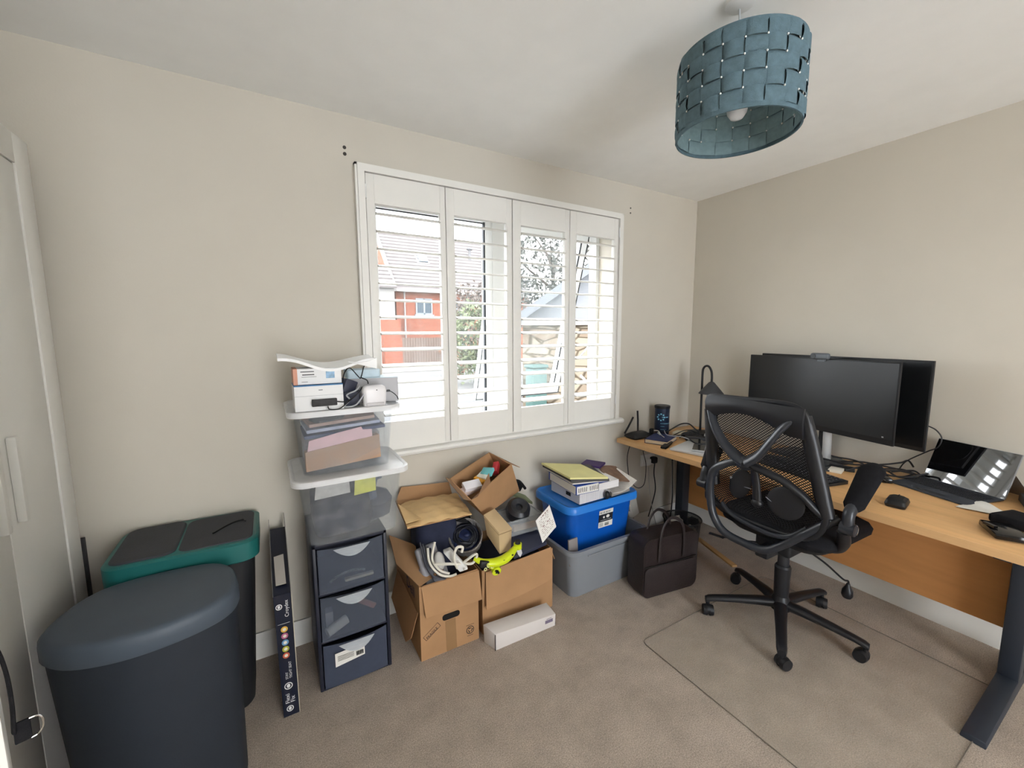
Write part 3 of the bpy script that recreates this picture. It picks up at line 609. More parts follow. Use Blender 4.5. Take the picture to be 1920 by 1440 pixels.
# power adapter strip hanging on the front of the boxes
t = thing('usb_hub', 'small black usb hub leaning against the lower white carton', 'usb hub', (.17, 1.658, ZT))
m = MB(); m.box((.17, 1.654, ZT+.030), (.085, .013, .026), bev=.002); m.build('body', mat('hub_black', (44, 42, 44), .6, var=.3, vscale=60), t)
m = MB(); m.rope([(.212, 1.652, ZT+.03), (.245, 1.65, ZT+.028), (.285, 1.66, ZT+.05), (.31, 1.68, ZT+.075)], .0022, 6); m.rope([(.18, 1.650, ZT+.015), (.185, 1.648, ZT+.004), (.22, 1.65, ZT+.003), (.26, 1.66, ZT+.03), (.30, 1.70, ZT+.05)], .0022, 6); m.build('lead', blackp, t)
t = thing('wifi_extender', 'small white rounded router unit upright at the right of the top tub', 'router', (.352, 1.672, ZT))
m = MB()
R = [[(x, y, ZT+z) for x, y in rrect(.305+k, .398-k, 1.650+k*.5, 1.692, .015)] for z, k in ((0, .006), (.004, .004), (.06, .0), (.074, .004), (.08, .014))]
m.rings(R); m.build('shell', mat('white_router', (228, 226, 228), .3), t, angle=60)
m = MB(); m.cyl((.358, 1.6505, ZT+.063), (.358, 1.6495, ZT+.063), .0022, seg=10); m.build('led', ink, t)
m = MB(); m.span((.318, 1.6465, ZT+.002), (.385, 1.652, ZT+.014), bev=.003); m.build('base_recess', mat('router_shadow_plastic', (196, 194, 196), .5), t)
m = MB(); m.box((.404, 1.668, ZT+.055), (.016, .01, .008)); m.rope([(.41, 1.668, ZT+.055), (.425, 1.665, ZT+.045), (.44, 1.67, ZT+.03), (.45, 1.69, ZT+.015)], .002, 6); m.build('plug', blackp, t)
t = carton('grey_carton', 'grey carton at an angle behind the small white router', 'box', (.375, 1.80, ZT+.052), (.20, .12, .100), math.radians(-12), mat('grey_box', (178, 178, 182), .5, var=.04))
m = MB(); m.box((0, 0, .1005), (.2, .12, .002)); m.build('lid_print', mat('sky_print', (190, 214, 226), .4, var=.12, vscale=12), t, W=False)
m = MB(); m.box((.262, 1.735, ZT+.075), (.05, .06, .055), R=Rz(.3) @ Ry(.4), bev=.004); m.box((.275, 1.72, ZT+.03), (.06, .06, .055), R=Rz(-.2), bev=.004); solo('black_power_brick', 'two joined black power bricks between cartons and white router', 'power adapter', m, mat('brick_navy', (44, 48, 66), .5))
m = MB(); m.rope([(.242, 1.70, ZT+.10), (.25, 1.69, ZT+.135), (.27, 1.69, ZT+.15), (.30, 1.69, ZT+.115), (.31, 1.70, ZT+.11), (.318, 1.68, ZT+.15), (.322, 1.68, ZT+.156)], .0022, 6)
m.rope([(.31, 1.70, ZT+.11), (.33, 1.69, ZT+.10), (.335, 1.69, ZT+.085)], .0025, 6); solo('black_cable', 'thin black cable looping up above the top tub', 'cable', m, blackp)
m = MB(); m.rope([(.30, 1.68, ZT+.08), (.285, 1.67, ZT+.065), (.25, 1.665, ZT+.05), (.26, 1.67, ZT+.03), (.24, 1.67, ZT+.006), (.28, 1.66, ZT+.01), (.31, 1.655, ZT+.05)], .003, 6); solo('grey_cable', 'grey cable tangled beside the small white router', 'cable', m, mat('cable_grey', (170, 172, 178), .5))
def foam(u, v):
    x = .028+.34*u; s_ = math.sin(u*PI); return (x, 1.672+.15*v, 1.322+.046*math.cos(u*PI)**2-.012*u+.010*v*math.sin(u*PI)+.004*math.sin(u*9+v*3)-.012*(1-v)*math.cos(u*PI)**2)
m = MB(); m.sheet(foam, 24, 8, .010)
def foam2(u, v):
    x = .262+.105*u; return (x, 1.668+.004*v, 1.350-.045*v*u-.012*(1-u)-.01*math.sin(u*3)*(1-v))
m.sheet(foam2, 8, 4, .003)
solo('foam_sheet', 'white curling foam packing sheet lying over the cartons on the stack', 'packing foam', m, mat('white_foam', (246, 247, 247), .9), angle=70)
m = MB(); m.rings([[(x, y, z) for x, y in rrect(.27, .40, 1.76, 1.86, .01)] for z in (ZT+.103, ZT+.135)]); solo('bubble_pouch', 'pale blue white pouch on the grey carton under the foam', 'pouch', m, mat('pale_blue', (196, 214, 224), .6, var=.1, vscale=30))

# ------------------------------------------------------------------ cardboard boxes
def open_box(x0, x1, y0, y1, z1, rz, m_, p, th=.004, lean=0):
    m = MB(); m.span((x0, y0, 0), (x1, y0+th, z1)); m.span((x0, y1-th, 0), (x1, y1, z1)); m.span((x0, y0+th, 0), (x0+th, y1-th, z1)); m.span((x1-th, y0+th, 0), (x1, y1-th, z1)); m.span((x0+th, y0+th, 0), (x1-th, y1-th, th))
    return m.build('body', m_, p)
bA = thing('cardboard_box', 'open cardboard moving box marked fragile, beside the drawer tower', 'cardboard box', (.64, 1.82, 0), group='open cardboard boxes on the floor')
open_box(.498, .780, 1.648, 2.02, .352, 0, card, bA)
m = MB(); m.hexa([(.507, 1.645, .352), (.783, 1.645, .346), (.783, 1.651, .346), (.507, 1.651, .352), (.517, 1.624, .216), (.787, 1.622, .211), (.787, 1.627, .211), (.517, 1.629, .216)]); m.build('front_flap', card, bA)
m = MB(); m.slab([(.50, 1.650, .352), (.636, 1.715, .354), (.545, 1.88, .43), (.458, 1.985, .452), (.462, 1.88, .352)], .004); m.build('side_flap', card, bA)
m = MB(); m.slab([(.497, 1.67, .22), (.497, 1.99, .26), (.44, 1.90, .18), (.458, 1.74, .05), (.468, 1.685, .10)], .004); m.build('torn_flap', cardin, bA)
m = MB(); R = []
for sx in (0, 1):
    pass
m.rings([[(x, 1.6478, z) for x, z in rrect(.600, .684, .155, .184, .0125)], [(x, 1.6470, z) for x, z in rrect(.600, .684, .155, .184, .0125)]]); m.build('hand_hole', mat('dark_hole', (18, 16, 15), .9), bA)
m = MB(); m.box((.640, 1.6473, .076), (.050, .0008, .150), R=Ry(-.03)); m.build('packing_tape', mat('brown_tape', (150, 118, 84), .25, var=.05), bA)
fd = Vector((.82, 0, .57))
lettering(bA, [('FRAGILE', .0165, (.528, 1.6470, .097), fd, (-.57, 0, .82))], ink, 'fragile_stamp')
m = MB(); ux = fd.normalized(); uz = Vector((-.57, 0, .82)).normalized(); o0 = Vector((.523, 1.6472, .092))
for a, b in (((0, 0), (.082, 0)), ((.082, 0), (.082, .024)), ((.082, .024), (0, .024)), ((0, .024), (0, 0))): m.tube([o0+ux*a[0]+uz*a[1], o0+ux*b[0]+uz*b[1]], .0008, 4)
m.build('stamp_frame', ink, bA); m = MB()
cc = Vector((.735, 1.6475, .062))
m.lathe([(.0165, 0), (.0195, 0), (.0195, .0006), (.0165, .0006)], cc, 28, cap=False, M=Matrix.Rotation(PI/2, 3, 'X'))
for k in range(3):
    a = PI/2+2*PI*k/3
    m.box(cc+Vector((.008*math.cos(a), -.0003, .008*math.sin(a))), (.012, .0006, .0032), R=Ry(-(a+PI/2))); m.box(cc+Vector((.011*math.cos(a+.6), -.0003, .011*math.sin(a+.6))), (.0055, .0006, .0055), R=Ry(.7))
m.box((.735, 1.6472, .088), (.04, .0005, .0014)); m.box((.735, 1.6472, .035), (.03, .0005, .0014)); m.build('recycling_mark', ink, bA)
lettering(bA, [('Dell', .075, (.4972, 1.84, .262), (0, -1, 0), (0, 0, 1))], mat('navy_ink', (44, 36, 74), .8), 'side_lettering')
bB = thing('cardboard_box', 'open cardboard box with broad front flap, beside the grey crate', 'cardboard box', (1.01, 1.84, 0), group='open cardboard boxes on the floor')
open_box(.806, 1.218, 1.66, 2.02, .325, 0, card, bB)
m = MB()
def fB(u, v): 
    x = .822+.378*u-.008*v; return (x, 1.655-.020*v-.010*math.sin(u*PI)*v, .318+.022*u-.175*v+.012*u*v)
m.sheet(fB, 12, 4, .004); m.build('front_flap', card, bB)
m = MB(); m.slab([(1.218, 1.68, .325), (1.218, 2.0, .325), (1.262, 1.98, .24), (1.262, 1.70, .235)], .004); m.build('side_flap', card, bB)
# white long carton on the floor in front
t = thing('white_long_carton', 'long low white carton lying on the carpet before the right cardboard box', 'box', (.98, 1.57, 0), math.radians(-1))
m = MB(); m.hexa([(.813, 1.538, 0), (1.142, 1.532, 0), (1.142, 1.612, 0), (.790, 1.612, 0), (.810, 1.538, .080), (1.145, 1.532, .062), (1.145, 1.612, .075), (.785, 1.612, .092)], bev=.0015); m.build('body', mat('offwhite_carton', (214, 208, 204), .7, var=.02), t)
m = MB(); m.box((1.105, 1.5315, .038), (.045, .0008, .016), R=Ry(.02)); m.box((1.105, 1.5312, .052), (.03, .0008, .002)); m.build('print', mat('faded_print', (120, 110, 130), .7, var=.5, vscale=300), t)
m = MB(); m.span((1.1435, 1.534, .004), (1.1462, 1.538, .061)); m.span((.8085, 1.5365, .0), (.8115, 1.5395, .078)); m.build('open_edge', mat('dark_edge', (46, 42, 40), .8), t)

# things in the left box
m = MB(); m.span((.560, 1.80, .02), (.765, 1.99, .575), bev=.05, seg=4)
for v in m.bm.verts: v.co.x += .008*math.sin(v.co.z*25+v.co.y*9); v.co.z += .01*math.sin(v.co.x*30)
solo('navy_holdall', 'dark navy cloth holdall stuffed upright in the left cardboard box', 'bag', m, mat('navy_holdall', (34, 40, 62), .85, var=.25, vscale=15, bump=.5, bscale=40))
m = MB(); m.box((.585, 1.735, .375), (.11, .03, .20), R=Rz(.3) @ Rx(-.5), bev=.012, seg=3); m.box((.60, 1.72, .31), (.13, .05, .16), R=Rz(.3) @ Rx(-.5), bev=.008); solo('grey_modem', 'grey modem with dark side standing slanted in the left cardboard box', 'modem', m, mat('modem_grey', (150, 150, 156), .45, var=.06))
ext = mat('cream_cable', (222, 218, 206), .45)
t = thing('extension_lead', 'white extension lead with coiled cable on top of the left cardboard box', 'extension lead', (.66, 1.65, .40))
m = MB(); m.hexa([(.672, 1.608, .388), (.708, 1.594, .398), (.715, 1.622, .402), (.680, 1.636, .392), (.628, 1.690, .452), (.662, 1.678, .462), (.668, 1.706, .466), (.634, 1.718, .456)], bev=.004); b = m.build('socket_block', whitep, t)
m = MB(); m.ball((.690, 1.598, .404), .006, (1, .6, 1), 10); m.box((.668, 1.628, .432), (.012, .004, .003)); m.build('switch', mat('switch_grey', (200, 196, 190), .4), b)
m = MB(); m.ball((.617, 1.715, .405), 1, (.026, .022, .042), 16, Rx(-.4)); m.build('plug', mat('plug_greywhite', (214, 212, 208), .4), t)
m = MB(); m.rope([(.700, 1.630, .415), (.745, 1.610, .45), (.765, 1.625, .432), (.745, 1.63, .40), (.70, 1.63, .41), (.63, 1.63, .43), (.575, 1.66, .43)], .0062, 8)
m.rope([(.668, 1.625, .40), (.655, 1.63, .45), (.675, 1.645, .485), (.705, 1.65, .478), (.700, 1.65, .455)], .0062, 8)
m.rope([(.565, 1.72, .48), (.56, 1.68, .43), (.59, 1.65, .385), (.635, 1.64, .365), (.665, 1.63, .372)], .0055, 8)
m.rope([(.60, 1.72, .50), (.575, 1.69, .44), (.60, 1.665, .392), (.64, 1.652, .37)], .0055, 8); m.build('cable', ext, t)
m = MB()
for k in range(5): m.rope([(.54+.012*k, 1.75, .50-.01*k), (.545+.008*k, 1.69, .42), (.57, 1.66, .375-.004*k), (.62, 1.65, .352)], .004, 6)
solo('dark_cable_loops', 'bundle of dark cable loops at the left in the left cardboard box', 'cable', m, mat('cable_dark', (62, 64, 74), .5))
# knitted basket of cables
t = thing('knitted_basket', 'grey knitted basket tipped on its side between the two cardboard boxes', 'basket', (.775, 1.76, .36))
ax = Vector((-.30, -.62, .62)).normalized(); bc = Vector((.795, 1.815, .425))
q = ax.to_track_quat('Z', 'Y').to_matrix()
knit = mat('grey_knit', (142, 138, 136), .95, var=.35, vscale=160, bump=.9, bscale=220)
m = MB(); m.lathe([(.05, -.07), (.072, -.065), (.080, -.04), (.084, .06), (.080, .066), (.074, .055), (.07, -.04), (.0, -.05)], bc, 32, M=q); m.build('shell', knit, t)
m = MB()
for k in range(9):
    r = random.uniform(.03, .062); zz = .035+.002*k; ph = random.uniform(0, 6); pts = []
    for j in range(10):
        a = ph+j*2*PI/10; pts.append(bc+q @ Vector((r*math.cos(a), r*.9*math.sin(a)+random.uniform(-.005, .005), zz+random.uniform(-.004, .012))))
    m.rope(pts, .0035, 6, 5, closed=True)
solo('coiled_black_cables', 'coiled black cables filling the grey knitted basket', 'cable', m, mat('cable_black', (30, 32, 42), .4))
m = MB(); m.lathe([(.0, .03), (.05, .03), (.068, .02)], bc, 20, M=q, cap=False); m.ball(bc+q @ Vector((.005, 0, .055)), .016, (1, 1, .6), 12); solo('lens_gadget', 'round dark lens gadget nested in the cable basket', 'gadget', m, mat('lens_blue', (44, 54, 90), .15))
m = MB(); m.slab([bc+Vector((-.05, 0, .10)), bc+Vector((.03, .01, .105)), bc+Vector((.055, .02, -.0)), bc+Vector((.04, .01, .0)), bc+Vector((.01, 0, .075))], .01); 
solo('black_strap_band', 'black padded band arching above the cable basket', 'strap', m, blackf)
# tray with padded envelope
t = thing('cardboard_tray', 'flat brown cardboard lid lying on the navy holdall, back edge raised', 'cardboard lid', (.64, 1.86, .58))
m = MB(); m.slab([(.478, 1.725, .590), (.785, 1.735, .578), (.800, 2.0, .588), (.500, 2.0, .612)], .006); m.slab([(.50, 2.0, .612), (.80, 2.0, .588), (.795, 2.03, .648), (.54, 2.035, .668)], .004); m.build('body', card, t)
def env(u, v):
    x = .475+.315*u-.0*v+(.03*v); e = math.sin(u*PI)**.6*math.sin(v*PI)**.6
    return (x, 1.715+.26*v+.012*u, .603+.008*v-.014*u+.03*e+.003*math.sin(u*23+v*11)+.002*math.sin(v*37))
t = thing('padded_envelope', 'large creased brown padded envelope lying on the cardboard lid', 'envelope', (.63, 1.85, .60))
m = MB(); m.sheet(env, 26, 20, .006); m.build('body', mat('kraft_envelope', (220, 186, 134), .6, var=.06, vscale=14, bump=.6, bscale=22), t, angle=80)
def env2(u, v): return (.47+.075*u*(1-.4*v), 1.712+.012*u+.12*v, .612+.045*v*(1-u)+.012)
m = MB(); m.sheet(env2, 6, 8, .003); m.build('flap', mat('kraft_envelope', (206, 172, 120)), t, angle=80)

# tilted carton with medicines
t = thing('tilted_carton', 'open brown carton tipped on top of the pile holding small medicine boxes', 'cardboard box', (.98, 1.86, .54))
A, B, Cc, D, E_, F_ = map(Vector, ((.734, 1.86, .729), (1.029, 2.0, .785), (1.085, 1.86, .747), (.781, 1.72, .659), (.887, 1.79, .53), (1.183, 1.94, .552)))
G_ = A+(E_-D); H_ = B+(F_-Cc); G_ = Vector((.84, 1.94, .585)); H_ = Vector((1.125, 2.03, .60))
m = MB()
m.slab([D, Cc, F_, E_], -.004); m.slab([A, B, H_, G_], .004); m.slab([A, D, E_, G_], .004); m.slab([Cc, B, H_, F_], .004); m.slab([E_, F_, H_, G_], -.004); m.build('body', card, t)
m = MB(); fl = (A-D).cross(Cc-D).normalized()
for q in ([D+(Cc-D)*.0, D+(Cc-D)*.45, D+(Cc-D)*.42+Vector((.0, -.0, .055)), D+(Cc-D)*.05+Vector((.02, -.01, .01))], [A, D, D+Vector((-.05, -.035, .03)), A+Vector((-.02, .0, .012))], [Cc, B, B+Vector((.012, .0, -.02)), Cc+Vector((.045, -.02, -.02))]):
    m = MB(); m.slab(q, .003); m.build('flap', mat('card_dark', (150, 116, 86), .85), t)
ctr = (D+Cc+F_+E_+A+B)/6
ex = (Cc-D).normalized(); ez = (A-D).cross(ex).normalized(); ey = ez.cross(ex).normalized()
if ez.z < 0: ez = -ez
RM = Matrix((ex, ey, ez)).transposed()
base = (D+A)/2*.5+(E_+G_)/2*.5
for k, (a, b, d, c_, nm, lb) in enumerate(((.06, .0, (.09, .05, .024), (232, 230, 236), 'medicine_box', 'white medicine box at the top left inside the tilted carton'), (.05, -.02, (.10, .045, .02), (214, 196, 190), 'medicine_box', 'pinkish white medicine box under the white one in the tilted carton'),
        (.13, -.01, (.04, .06, .018), (240, 170, 50), 'medicine_box', 'orange medicine box in the tilted carton'), (.155, -.005, (.05, .055, .02), (236, 236, 226), 'medicine_box', 'cream medicine box beside the orange one in the tilted carton'),
        (.185, .005, (.05, .06, .018), (110, 190, 196), 'medicine_box', 'turquoise medicine box in the tilted carton'), (.27, -.03, (.075, .03, .03), (196, 56, 64), 'medicine_box', 'red medicine box at the right inside the tilted carton'))):
    cpos = D+(Cc-D)*(a/.34)+(A-D)*.42+(E_-D)*.16+ez*(b+.01)
    m = MB(); m.box(cpos, d, R=RM @ Rz(.5-.2*k) @ Rx(.1*k), bev=.001); solo(nm, lb, 'box', m, mat('med%d' % k, c_, .5), 'medicine boxes in the tilted carton')

# things in and on the right box
t = thing('clear_food_tub', 'small clear tub holding a wooden stick, behind the beige carton', 'tub', (1.10, 1.80, .39))
m = MB(); tub(m, .985, 1.215, 1.745, 1.90, .395, .485, .012, .02); band(m, .987, 1.213, 1.747, 1.898, .02, .478, .485, .006); m.build('body', clear('food_tub', (200, 204, 206), .3, .2), t, angle=50)
m = MB(); m.box((1.12, 1.775, .425), (.15, .02, .03), R=Ry(.03), bev=.002); solo('wooden_stick', 'pale wooden stick lying in the small clear tub', 'stick', m, mat('pale_wood', (206, 176, 150), .7))
m = MB(); m.box((1.10, 1.82, .414), (.16, .08, .026), bev=.004); solo('grey_pad', 'grey pad at the bottom of the small clear tub', 'pad', m, mat('pad_grey', (120, 120, 124), .8))
m = MB(); m.lathe([(.0, .02), (.018, .02), (.02, .035), (.045, .045), (.062, .03), (.066, .0), (.06, -.03), (.03, -.045)], (1.10, 1.815, .50), 28, M=Rx(.6) @ Ry(-.15)); solo('round_speaker', 'round black speaker shaped dome resting in the small clear tub', 'speaker', m, mat('speaker_black', (34, 36, 42), .35))
m = MB(); m.hexa([(1.13, 1.93, .545), (1.23, 1.87, .50), (1.235, 1.955, .51), (1.15, 2.0, .55), (1.13, 1.93, .535), (1.23, 1.87, .485), (1.235, 1.955, .495), (1.15, 2.0, .535)]); solo('olive_book', 'olive green book leaning behind the round black dome', 'book', m, mat('olive', (128, 138, 108), .7))
m = MB(); m.box((1.17, 1.95, .585), (.085, .03, .05), R=Ry(.6), bev=.01); m.rope([(1.14, 1.94, .62), (1.18, 1.93, .61), (1.22, 1.93, .56)], .008, 8); solo('black_case', 'small black case with strap on top of the olive book', 'case', m, blackf)
m = MB(); m.hexa([(.99, 1.672, .322), (1.19, 1.672, .345), (1.21, 1.86, .375), (1.01, 1.86, .388), (.99, 1.672, .337), (1.19, 1.672, .362), (1.21, 1.86, .392), (1.01, 1.86, .404)], bev=.003)
solo('dark_laptop_shell', 'dark blue grey flat slab lying in the right cardboard box', 'slab', m, mat('slab_navy', (52, 56, 74), .35))
m = MB(); m.span((.83, 1.70, .02), (1.19, 1.98, .30), bev=.03, seg=3); solo('dark_clothes_bundle', 'dark bundle filling the right cardboard box', 'bundle', m, mat('bundle_dark', (36, 38, 52), .9, var=.2, bump=.5, bscale=40))
t = thing('beige_carton', 'tall beige carton leaning on the pile between the boxes', 'box', (.92, 1.70, .38))
P8 = [(.879, 1.62, .515), (.984, 1.68, .487), (.989, 1.70, .362), (.892, 1.64, .395), (.838, 1.70, .582), (.935, 1.77, .566), (.955, 1.78, .45), (.86, 1.71, .47)]
m = MB(); m.hexa(P8, bev=.002); m.build('body', mat('beige_card', (204, 178, 138), .7, var=.02), t)
a_, b_ = Vector(P8[0]), Vector(P8[4]); dd = (b_-a_); sd_ = (Vector(P8[1])-a_)
m = MB(); m.tube([a_+Vector((-.0015, -.001, -.012)), b_+Vector((-.0015, -.001, -.012))], .0012, 4); m.tube([a_+Vector((.0, -.001, -.010)), a_+sd_+Vector((0, -.001, -.010))], .0012, 4); m.build('lid_line', mat('beige_dark', (140, 116, 82), .8), t)
t = thing('folded_leaflet', 'folded white printed leaflet standing at the right edge of the right box', 'leaflet', (1.15, 1.65, .44))
m = MB(); q1 = [(1.098, 1.64, .512), (1.196, 1.66, .565), (1.212, 1.622, .462), (1.114, 1.602, .409)]
m.slab(q1, .002); m.slab([(1.196, 1.662, .563), (1.222, 1.70, .548), (1.236, 1.66, .44), (1.213, 1.626, .452)], .002); m.build('sheet', paper, t)
m = MB(); a_, b_, c_, d_ = map(Vector, q1); nn = (b_-a_).cross(c_-b_).normalized()
rnd = random.Random(2)
e0 = (b_-a_).normalized()
for row in range(11):
    v = .10+.075*row; u = .14
    while u < .82:
        wd_ = rnd.uniform(.04, .16)
        if rnd.random() < .8:
            pt = a_.lerp(b_, u+wd_/2).lerp(d_.lerp(c_, u+wd_/2), v)+Vector((-.0003, -.0008, .0002)); e1 = e0*(b_-a_).length*wd_*.42; e2 = (d_-a_).normalized()*(.0022 if row in (0, 5) else .0009)
            m.slab([pt-e1-e2, pt+e1-e2, pt+e1+e2, pt-e1+e2], .0004)
        u += wd_+.03
m.build('print', mat('red_brown_print', (120, 86, 84), .8), t)
# lime toy
lime = mat('lime_plastic', (206, 222, 30), .3); t = thing('lime_toy', 'lime yellow and black curved plastic toy hanging over the box edge', 'toy', (.87, 1.62, .38))
m = MB(); pts = [(.755, 1.635, .418), (.79, 1.615, .398), (.84, 1.603, .387), (.89, 1.605, .385), (.93, 1.612, .395), (.965, 1.622, .412), (.985, 1.63, .425)]
m.tube(catmull(pts, 5), [.010]+[.022]*1, 10)
m = MB(); P_ = catmull(pts, 5); m.tube(P_, [.012+.012*math.sin(PI*min(1, i/(len(P_)-1)*1.1)) for i in range(len(P_))], 12, flat=.8); m.build('body', lime, t, angle=60)
m = MB(); m.cyl((.985, 1.628, .405), (.985, 1.628, .43), .020, seg=20); m.build('collar', lime, t)
m = MB(); m.cyl((.985, 1.628, .43), (.985, 1.628, .447), .013, seg=20); m.build('knob', blackp, t)
m = MB(); m.cyl((.852, 1.612, .350), (.850, 1.592, .345), .022, seg=24); m.tube([(.815, 1.61, .375), (.852, 1.60, .352)], .008, 8); dk = m.build('emblem_disc', lime, t)
m = MB(); m.box((.850, 1.5905, .347), (.024, .002, .010), R=Ry(.7)); m.box((.852, 1.5905, .349), (.009, .002, .026), R=Ry(.5)); m.box((.858, 1.5905, .336), (.01, .002, .008)); m.build('emblem', blackp, dk)
m = MB()
for x, z in ((.775, .402), (.805, .388), (.825, .378), (.79, .376)): m.lathe([(.004, 0), (.008, 0), (.008, .002), (.004, .002)], (x, 1.590+.02*(x < .79), z), 14, cap=False, M=Matrix.Rotation(PI/2, 3, 'X'))
m.build('dial', mat('dial_lime', (216, 214, 150), .4), t)
m = MB(); m.box((.80, 1.605, .393), (.065, .026, .03), R=Ry(.25), bev=.006); m.box((.885, 1.586, .392), (.008, .004, .006)); m.box((.935, 1.592, .402), (.008, .004, .005)); m.build('black_panel', blackp, t)
m = MB(); m.slab([(.972, 1.615, .405), (.998, 1.617, .405), (1.0, 1.610, .385), (.988, 1.608, .368), (.976, 1.610, .385)], .004); m.build('tag', mat('clear_tag', (200, 200, 205), .3), t)

# ------------------------------------------------------------------ grey crate, blue tub and papers
gp = mat('grey_plastic', (132, 136, 142), .45, spec=.45, var=.04)
t = thing('grey_crate', 'large grey plastic crate on the carpet holding the blue tub', 'crate', (1.58, 1.82, 0))
gx0, gx1, gy0, gy1 = 1.300, 1.868, 1.608, 2.005
m = MB(); tub(m, gx0, gx1, gy0, gy1, 0, .292, .045, .045, .004); m.build('body', gp, t, angle=50)
m = MB(); band(m, gx0+.001, gx1-.001, gy0+.001, gy1-.001, .045, .272, .290, .012); band(m, gx0, gx1, gy0, gy1, .045, .284, .298, .018); m.build('rim', gp, t, angle=50)
m = MB(); m.span((gx0+.12, gy0+.0, .243), (gx1-.02, gy0+.012, .25), bev=.002); m.build('rib', gp, t)
bl = clear('blue_plastic', (18, 92, 190), .90, .25); blr = mat('blue_rim', (40, 124, 214), .3)
t = thing('blue_tub', 'translucent blue lidded tub standing inside the grey crate', 'storage tub', (1.585, 1.83, .205))
bx0, bx1, by0, by1 = 1.345, 1.822, 1.668, 1.985
m = MB(); tub(m, bx0, bx1, by0, by1, .205, .49, .022, .05, .003); m.build('body', bl, t, angle=50)
m = MB(); o = rrect(bx0-.03, bx1+.025, by0-.028, by1+.02, .06); i2 = rrect(bx0-.02, bx1+.015, by0-.018, by1+.012, .05); i3 = rrect(bx0-.0, bx1, by0+.002, by1, .05)
m.rings([[(x, y, .478) for x, y in o], [(x, y, .508) for x, y in o], [(x, y, .518) for x, y in i2], [(x, y, .510) for x, y in i3]], cap=False); m.face([m.bm.verts.new((x, y, .510)) for x, y in i3]); m.build('lid', blr, t, angle=50)
m = MB(); m.box((1.60, 1.6742, .395), (.105, .0015, .105), R=Rx(.077)); lb = m.build('label_sticker', mat('label_black', (28, 30, 40), .5), t)
m = MB(); m.box((1.60, 1.6706, .435), (.105, .002, .024), R=Rx(.077)); m.box((1.60, 1.6764, .360), (.105, .002, .034), R=Rx(.077)); m.build('label_field', paper, lb)
lettering(lb, [('BLUE BOX', .017, (1.553, 1.6695, .428), (1, 0, 0), (0, -.077, 1))], ink, 'label_lettering')
m = MB()
for k in range(9): m.box((1.595+.0035*k, 1.6752, .361), (.0018, .001, .02))
for k in range(4): m.box((1.567, 1.6752-.0005*(k<2), .370-.006*k), (.028, .001, .0015))
m.build('barcode', ink, lb)
m = MB(); m.ball((1.585, 1.6725, .403), .007, (1, .15, 1), 12); m.ball((1.615, 1.6725, .405), .011, (1.2, .15, .9), 12); m.box((1.60, 1.6738, .386), (.08, .001, .0015)); m.build('label_icon', paper, lb)
m = MB(); m.hexa([(1.40, 1.72, .22), (1.76, 1.72, .22), (1.76, 1.93, .22), (1.40, 1.93, .22), (1.39, 1.71, .36), (1.77, 1.71, .40), (1.77, 1.94, .40), (1.39, 1.94, .36)], bev=.01); solo('blue_tub_papers', 'pale papers showing faintly inside the blue tub', 'papers', m, mat('tub_papers', (150, 176, 206), .8, var=.2, vscale=25))
m = MB(); m.hexa([(1.318, 1.640, .20), (1.375, 1.636, .20), (1.375, 1.650, .20), (1.318, 1.654, .20), (1.315, 1.650, .345), (1.372, 1.645, .350), (1.372, 1.655, .350), (1.315, 1.660, .345)], bev=.002)
solo('grey_tray', 'grey metal tray edge wedged beside the blue tub in the crate', 'tray', m, mat('tray_grey', (128, 122, 120), .5))
# papers on blue tub
def bb(pts, z0, z1, dx=0): return [(x, y, z0) for x, y in pts]+[(x, y, z1) for x, y in pts]
q = [(1.405, 1.668), (1.625, 1.672), (1.62, 1.93), (1.40, 1.92)]
m = MB(); m.hexa(bb(q, .519, .585)); wb = thing('lever_arch_file', 'white lever arch file lying flat on the blue tub, lowest of the paper pile', 'ring binder', (1.51, 1.80, .519), group='files piled on the blue tub')
m.build('pages', mat('page_edges', (214, 212, 212), .8, var=.12, vscale=3, stretch=(120, 120, 2)), wb)
m = MB(); m.slab([(q[0][0]-.004, q[0][1], .519), (q[3][0]-.004, q[3][1], .519), (q[3][0]-.004, q[3][1], .587), (q[0][0]-.004, q[0][1], .587)], .004); m.hexa(bb([(1.398, 1.665), (1.63, 1.668), (1.625, 1.935), (1.393, 1.925)], .585, .588)); m.build('cover', mat('file_grey', (204, 204, 208), .6), wb)
m = MB(); m.box((1.3965, 1.76, .552), (.002, .04, .02)); m.build('finger_hole', ink, wb)
q2 = [(1.355, 1.640), (1.58, 1.628), (1.60, 1.90), (1.375, 1.92)]
lf = thing('blue_ring_binder', 'blue ring binder with white tally marked spine, second in the paper pile', 'ring binder', (1.47, 1.77, .59), group='files piled on the blue tub')
m = MB(); m.hexa(bb(q2, .589, .640), bev=.003); m.build('cover', mat('binder_blue', (30, 66, 150), .45), lf)
m = MB(); m.slab([(1.3535, 1.645, .594), (1.3735, 1.90, .594), (1.3735, 1.90, .636), (1.3535, 1.645, .636)], -.0015)
m.slab([(1.3575, 1.6385, .594), (1.50, 1.6308, .594), (1.50, 1.6308, .636), (1.3575, 1.6385, .636)], .0015); sp = m.build('spine_label', paper, lf)
m = MB()
for k in range(11):
    if k == 5: continue
    x = 1.368+.0125*k; m.box((x, 1.6355-.0535*(x-1.3575), .615), (.003, .0012, .024), R=Ry(.1*math.sin(k*2)))
m.build('spine_marks', ink, sp)
m = MB(); m.hexa(bb([(1.50, 1.625), (1.64, 1.62), (1.66, 1.86), (1.52, 1.88)], .592, .632)); solo('bundled_papers', 'bundle of loose white papers projecting from the blue ring binder', 'papers', m, mat('page_edges2', (224, 222, 222), .8, var=.1, vscale=3, stretch=(2, 2, 200)))
